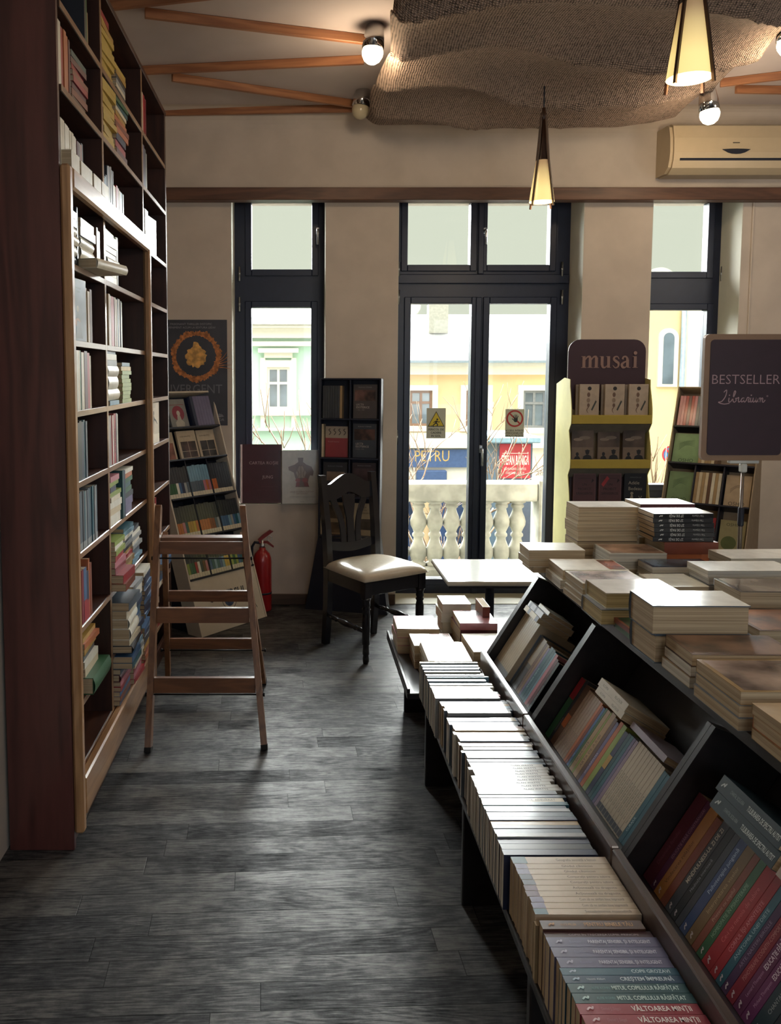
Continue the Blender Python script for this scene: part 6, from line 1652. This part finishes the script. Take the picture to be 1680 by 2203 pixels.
# "musai" in a heavy serif
m = MB(mi); tl_, tr2 = atY(1249, 792, MY + .10), atY(1376, 792, MY + .10)
k_ = (tr2.x - tl_.x) / 10.5; o_ = (tl_.x, MY + .0994, tl_.z + .002); MI = ink('#8f7268')
_lay = [0]
def lay():
    _lay[0] += 1
    return (o_[0], o_[1] - .00022 * _lay[0], o_[2])
def S(pts, wd, x=0): m.stroke([((px + x) * k_, py * k_) for px, py in pts], [q * k_ for q in wd] if isinstance(wd, list) else wd * k_, lay(), XA, ZA, MI, sub=6)
def stem(x, y0, y1, wd=.52): m.rect((x - wd / 2) * k_, y0 * k_, (x + wd / 2) * k_, y1 * k_, lay(), XA, ZA, MI)
def serif(x, y, wd=1.0, hgt=.10): m.rect((x - wd / 2) * k_, (y - hgt / 2) * k_, (x + wd / 2) * k_, (y + hgt / 2) * k_, lay(), XA, ZA, MI)
for x in (.55, 1.65, 2.75): stem(x, 0, 1.75 if x > 1 else 2.05); serif(x, .05, .95)
serif(.38, 2.0, .62)
for x in (.75, 1.85): S([(x, 1.4), (x + .35, 1.9), (x + .75, 1.95), (x + .95, 1.55)], [.14, .26, .40, .50])
stem(3.75, .45, 2.05); serif(3.58, 2.0, .62); stem(4.9, 0, 2.05); serif(4.75, 2.0, .62); serif(5.05, .05, .62)
S([(3.75, .6), (3.9, .14), (4.3, .08), (4.75, .5)], [.5, .40, .24, .12])
S([(6.75, 1.55), (6.45, 1.98), (5.95, 1.9), (5.85, 1.5), (6.25, 1.12), (6.65, .8), (6.6, .25), (6.1, .02), (5.65, .45)], [.12, .2, .3, .42, .5, .42, .3, .2, .12])
stem(8.25, .1, 1.5); S([(7.35, 1.5), (7.5, 1.9), (7.95, 1.98), (8.25, 1.5)], [.4, .3, .28, .5]); S([(8.25, 1.2), (7.7, 1.0), (7.25, .6), (7.45, .1), (7.9, .12), (8.25, .5)], [.14, .3, .46, .42, .22, .12]); serif(8.5, .06, .6)
stem(9.6, 0, 2.05); serif(9.43, 2.0, .62); serif(9.6, .05, 1.0); m.disc(9.6 * k_, 2.62 * k_, .32 * k_, lay(), XA, ZA, MI)
m.build('lettering', md)
GM_ = 'books in the yellow card display'
def mbook(x, lv, W, H, T, col, label, deco, dy=.02, **k):
    book((x, MY + .06 + dy, mz[lv] + .001 + H), -ZA, XA, -YA, H, W, T, col, label, GM_, deco=deco, pri=2, **k)
FIG = [('fe', .5, .86, .10, .10, '#26201e'), ('fe', .46, .66, .08, .12, '#6d5546'), ('fe', .45, .48, .09, .12, '#8d7a68'), ('fe', .46, .32, .07, .10, '#6d5546'), ('fs', [(.46, .26), (.38, .16), (.46, .06)], [.05, .04, .01], '#6d5546'), ('fp', [(.60, .18), (.66, .14), (.88, .44), (.82, .48)], '#3c423c')]
for k, x in enumerate((1.775, 1.935, 2.085)):
    wds = ('first', 'second', 'third')[k]
    mbook(x, 3, .122, .195, .018, '#b3a390', f'cream book with a falling figure, {wds} from the door in the yellow card display', FIG, dy=-.012)
    mbook(x - .014, 3, .120, .192, .015, '#9a8b7a', f'cream book tucked behind the {wds} falling-figure cover in the yellow display', [], dy=.014)
CLOUD = [('fb', .03, .0, .97, .58, '#7d6c5c'), ('fa', .0, .40, 1, 1, '#4f4239', 5.0), ('fe', .3, .66, .22, .07, '#8d7c6c'), ('fe', .6, .72, .26, .08, '#7d6e60'), ('fp', [(.12, 0), (.42, 0), (.36, .09), (.30, .11), (.24, .11), (.16, .08)], '#15161a'), ('fe', .27, .17, .07, .09, '#15161a'), ('fp', [(.52, 0), (.95, 0), (.9, .11), (.78, .15), (.68, .15), (.55, .1)], '#15161a'), ('fe', .73, .24, .09, .12, '#15161a'), ('fb', .62, .27, .84, .30, '#15161a')]
for k, x in enumerate((1.735, 1.905, 2.060)):
    mbook(x, 2, .138, .190, .016, '#6d5f54', f'book with two dark silhouettes under clouds, {("first", "second", "third")[k]} from the door in the yellow display', CLOUD, dy=-.005 if k != 1 else .006)
PRO = [('fb', .04, .04, .96, .96, '#57383a'), ('ft', 'UN', .5, .62, .07, '#2b1b1e', 'C', True), ('ft', 'PROIECT', .5, .48, .07, '#2b1b1e', 'C', True), ('ft', 'SÂNGEROS', .5, .34, .07, '#2b1b1e', 'C', True), ('fp', [(.8, .7), (.92, .78), (.84, .84)], '#221416'), ('fb', .2, .84, .8, .85, '#2b1b1e')]
mbook(1.750, 1, .142, .205, .02, '#6a4a4a', 'dusty pink book without a sticker on the lower shelf of the yellow display', PRO, dy=-.01)
mbook(1.912, 1, .142, .205, .02, '#6a4a4a', 'dusty pink book with a red corner sticker in the yellow display', PRO + [('fp', [(.10, .66), (.20, .58), (.46, .84), (.36, .92)], '#a83236')], dy=-.01)
mbook(2.072, 1, .140, .205, .022, '#15171d', 'black book with pale script lettering on the lower shelf of the yellow display', [('ft', 'Adèle', .18, .66, .10, '#a49a8a', 'L', False), ('ft', 'Bedeau', .18, .48, .10, '#a49a8a', 'L', False), ('ft', 'DISPARIȚIA LUI', .5, .86, .035, '#6d6a66', 'C', False), ('fp', [(.2, .04), (.55, .04), (.5, .14), (.42, .2), (.4, .32), (.32, .34), (.26, .22)], '#8d8474'), ('fe', .35, .38, .07, .07, '#8d8474'), ('fs', [(.72, .05), (.72, .2), (.66, .3)], .03, '#8d8474'), ('fs', [(.72, .2), (.8, .3)], .03, '#8d8474')], dy=-.012)
for k, x in enumerate((1.740, 1.905, 2.066)):
    mbook(x - .004, 1, .13, .2, .012, '#4a3a3c', f'dark book tucked behind the {("first", "second", "third")[k]} front cover on the lower yellow-display shelf', [], dy=.012)

# ---- tilted card rack beyond the sign
P8 = atY(1440, 1073, 5.2)
n_h = V((-.64, -.77, 0)); u_h = V((.77, -.64, 0))
foot = V((2.29, 5.20, 0)) + n_h * .32
Mo, u, w, n = rack_frame((foot.x, foot.y, 0.0), u_h, .62, 1.55)
ok = thing('book_rack', 'kraft card book rack with black shelves standing under the narrow window', 'display rack', mw=Mo)
cw3 = 1.55 / (V((0, 0, 1.55)) - u.cross(ZA) * .62).length     # height gained per unit along the slope
OW, OD = .49, .12
oz = [z / cw3 for z in (.285, .535, .795, 1.03, 1.255)]
ot = 1.50 / cw3
for a in (-.008, OW):
    MB().bbox((a, .0, -OD), (a + .008, ot, .004), CARDT, .002).build('side_board', ok)
MB().box((0, 0.0, -OD), (OW, ot, -OD + .006), CARDT).build('back_board', ok)
MB().bbox((0, ot - .008, -OD + .0065), (OW, ot, .002), CARDT, .002).build('top_board', ok)
MB().bbox((0, 0.0, -.008), (OW, oz[0] - .012, 0), CARDT, .002).build('front_board', ok)
for z in oz: MB().bbox((.0005, z - .012, -OD + .0065), (OW - .0005, z, .010), BLACK, .002).build('shelf', ok)
for a in (OW / 3, 2 * OW / 3): MB().box((a - .004, oz[0] + .0005, -OD + .0065), (a + .004, oz[3] - .0125, -.002), BLACK).build('divider', ok)
p_t, p_b = V((0, ot - .02, -OD - .001)), V((0, .0, -OD - .001))
g_ = Mo.inverted() @ V(((Mo @ p_t).x, (Mo @ p_t).y, .002))
for a in (.02, OW - .03): MB().prism([p_b + V((a, .02, 0)), p_t + V((a, 0, 0)), g_ + V((a, 0, 0))], (.01, 0, 0), CARDT).build('rear_strut', ok)
GO = 'books in the kraft card rack'
def osho(bg, fg, lines): return [('ft', 'OSHO', .5, .06, .11, fg, 'C', False)] + [('fs', [(.2, .45 + .05 * k), (.45, .62 + .03 * k), (.75, .58 + .05 * k)], [.012, .014, .006], fg) for k in range(lines)]
cwd = .145
rbook(Mo, u, w, n, .008, oz[3] + .001, -.05, cwd + .02, .2, .018, '#74946a', 'bright green cover-out book in the kraft rack, partly behind the sign', GO, deco=osho('g', '#2f4a30', 5), pri=2)
rbook(Mo, u, w, n, .010, oz[2] + .001, -.05, cwd, .2, .018, '#6f8a62', 'muted green cover-out book with wavy lines in the kraft rack', GO, deco=osho('g', '#3a5238', 6), pri=2)
rbook(Mo, u, w, n, 2 * OW / 3 + .012, oz[2] + .001, -.05, cwd - .005, .2, .018, '#b09a7c', 'beige cover-out book behind the sign pole in the kraft rack', GO, deco=osho('g', '#4a4034', 3), pri=2)
rbook(Mo, u, w, n, 2 * OW / 3 + .012, oz[1] + .001, -.05, cwd - .005, .2, .018, '#8f8660', 'olive cover-out book low in the kraft rack behind the sign pole', GO, deco=[('ft', 'OSHO', .5, .82, .09, '#3a3a24', 'C', False), ('fe', .4, .3, .3, .3, '#4f5a30')], pri=2)
def ospines(row, a0, cols, t, H=.2):
    a = a0
    for k, c in enumerate(cols):
        rspine(Mo, u, w, n, a, oz[row] + .001, -.012, H, .085, t, c, f'{cname(c)} spine in the kraft rack, {nth(5 - row)} shelf down, {nth(k + 1)} from the door side', GO, gloss=.3, pri=1.2); a += t + .0012
ospines(4, .012, 'pink pink red maroon red pink slate slate skyblue slate slate'.split(), .0165, .205)
ospines(2, OW / 3 + .006, 'tan cream tan cream brown ivory tan ivory'.split(), .0175)
ospines(1, OW / 3 + .006, 'pink red rust red red red rust red'.split(), .0175)
ospines(3, OW / 3 + .006, 'tan cream tan tan cream brown'.split(), .0175)

# ================================================================== build the books: the largest as objects, the rest as one
def shown_area(b):
    M = frame(b.o, b.ex, b.ey, b.ez)
    P = [proj(M @ V((x, y, z))) for x in (0, b.L) for y in (0, b.W) for z in (0, b.T)]
    xs = [min(max(p[0], 0), 1680) for p in P]; ys = [min(max(p[1], 0), 2203) for p in P]
    return (max(xs) - min(xs)) * (max(ys) - min(ys)) * b.pri
BOOKS.sort(key=shown_area, reverse=True)
KEEP = 312
seen_labels = {}
for b in BOOKS[:KEEP]:
    M = frame(b.o, b.ex, b.ey, b.ez)
    root = thing(b.name, b.label, 'book', group=b.group, mw=M)
    mc, mp = MB(), MB()
    emit(b, mc, mp)
    mc.build('cover', root); mp.build('page_block', root)
mc = MB()
for b in BOOKS[KEEP:]:
    if shown_area(b) <= 0: continue
    mc.M = frame(b.o, b.ex, b.ey, b.ez); emit(b, mc, mc)
mc.M = None
o = mc.build('small_books')
tag(o, 'the many small books filling the bookcase shelves and card racks', 'books', kind='stuff')
print('BOOKS', len(BOOKS), 'smallest kept', shown_area(BOOKS[KEEP - 1]) if len(BOOKS) > KEEP else 0)
# ================================================================== light
w_ = bpy.data.worlds.new('sky'); SC.world = w_; w_.use_nodes = True
nt = w_.node_tree; bg = nt.nodes['Background']
bg.inputs['Color'].default_value = (.76, .80, .66, 1); bg.inputs['Strength'].default_value = 1.0
def lamp(name, kind, loc, energy, col, **k):
    d = bpy.data.lights.new(name, kind); d.energy = energy; d.color = col
    for a, v in k.items(): setattr(d, a, v)
    o = bpy.data.objects.new(name, d); COL.objects.link(o); o.location = loc
    return o
s = lamp('daylight', 'SUN', (3, 12, 8), 80.0, (.97, 1.0, 1.0), angle=math.radians(105))
s.rotation_euler = V((-.30, -1.0, -.74)).normalized().to_track_quat('-Z', 'Y').to_euler()
s2 = lamp('facade_fill_sun', 'SUN', (0, 0, 20), 4.2, (1.0, .96, .90), angle=math.radians(60))  # second sun, added to brighten the house fronts across the street
s2.rotation_euler = V((.15, .6, -.8)).normalized().to_track_quat('-Z', 'Y').to_euler()
WARM = (1.0, .76, .50)
for nme, p, e in (('bulb_light', pb1, 9), ('bulb_light', pb3, 7), ('bulb_light', pb4, 7)):
    lamp(nme, 'POINT', (p[0], p[1], p[2] - .08), e, WARM, shadow_soft_size=.05)
for p, e in ((pA, 4), (pB, 6)):
    lamp('pendant_light', 'POINT', (p[0], p[1], p[2] - .03), e, WARM, shadow_soft_size=.05)
for p, e in (((1.5, .6, 2.5), 17), ((3.3, 4.2, 2.4), 14), ((1.0, -1.6, 2.5), 18)):
    lamp('room_fill_light', 'POINT', p, e, (1.0, .91, .80), shadow_soft_size=.15)  # fill lamps added out of view, with no fixtures of their own
a = lamp('rear_fill_light', 'AREA', (1.8, -3.3, 1.75), 40, (.60, .77, 1.0), shape='RECTANGLE', size=3.5, size_y=1.8)  # cool fill added behind the camera, outside the invented opening
a.rotation_euler = (math.radians(90), 0, 0)
SC.view_settings.view_transform = 'Standard'
SC.view_settings.look = 'None'
SC.view_settings.exposure = 0.0
SC.view_settings.gamma = 1.0
SC.view_settings.use_curve_mapping = False
SC.cycles.use_denoising = True
SC.cycles.max_bounces = 8
SC.cycles.diffuse_bounces = 4
SC.cycles.glossy_bounces = 4
SC.cycles.transparent_max_bounces = 12
SC.cycles.sample_clamp_indirect = 6.0
SC.cycles.caustics_reflective = False
SC.cycles.caustics_refractive = False
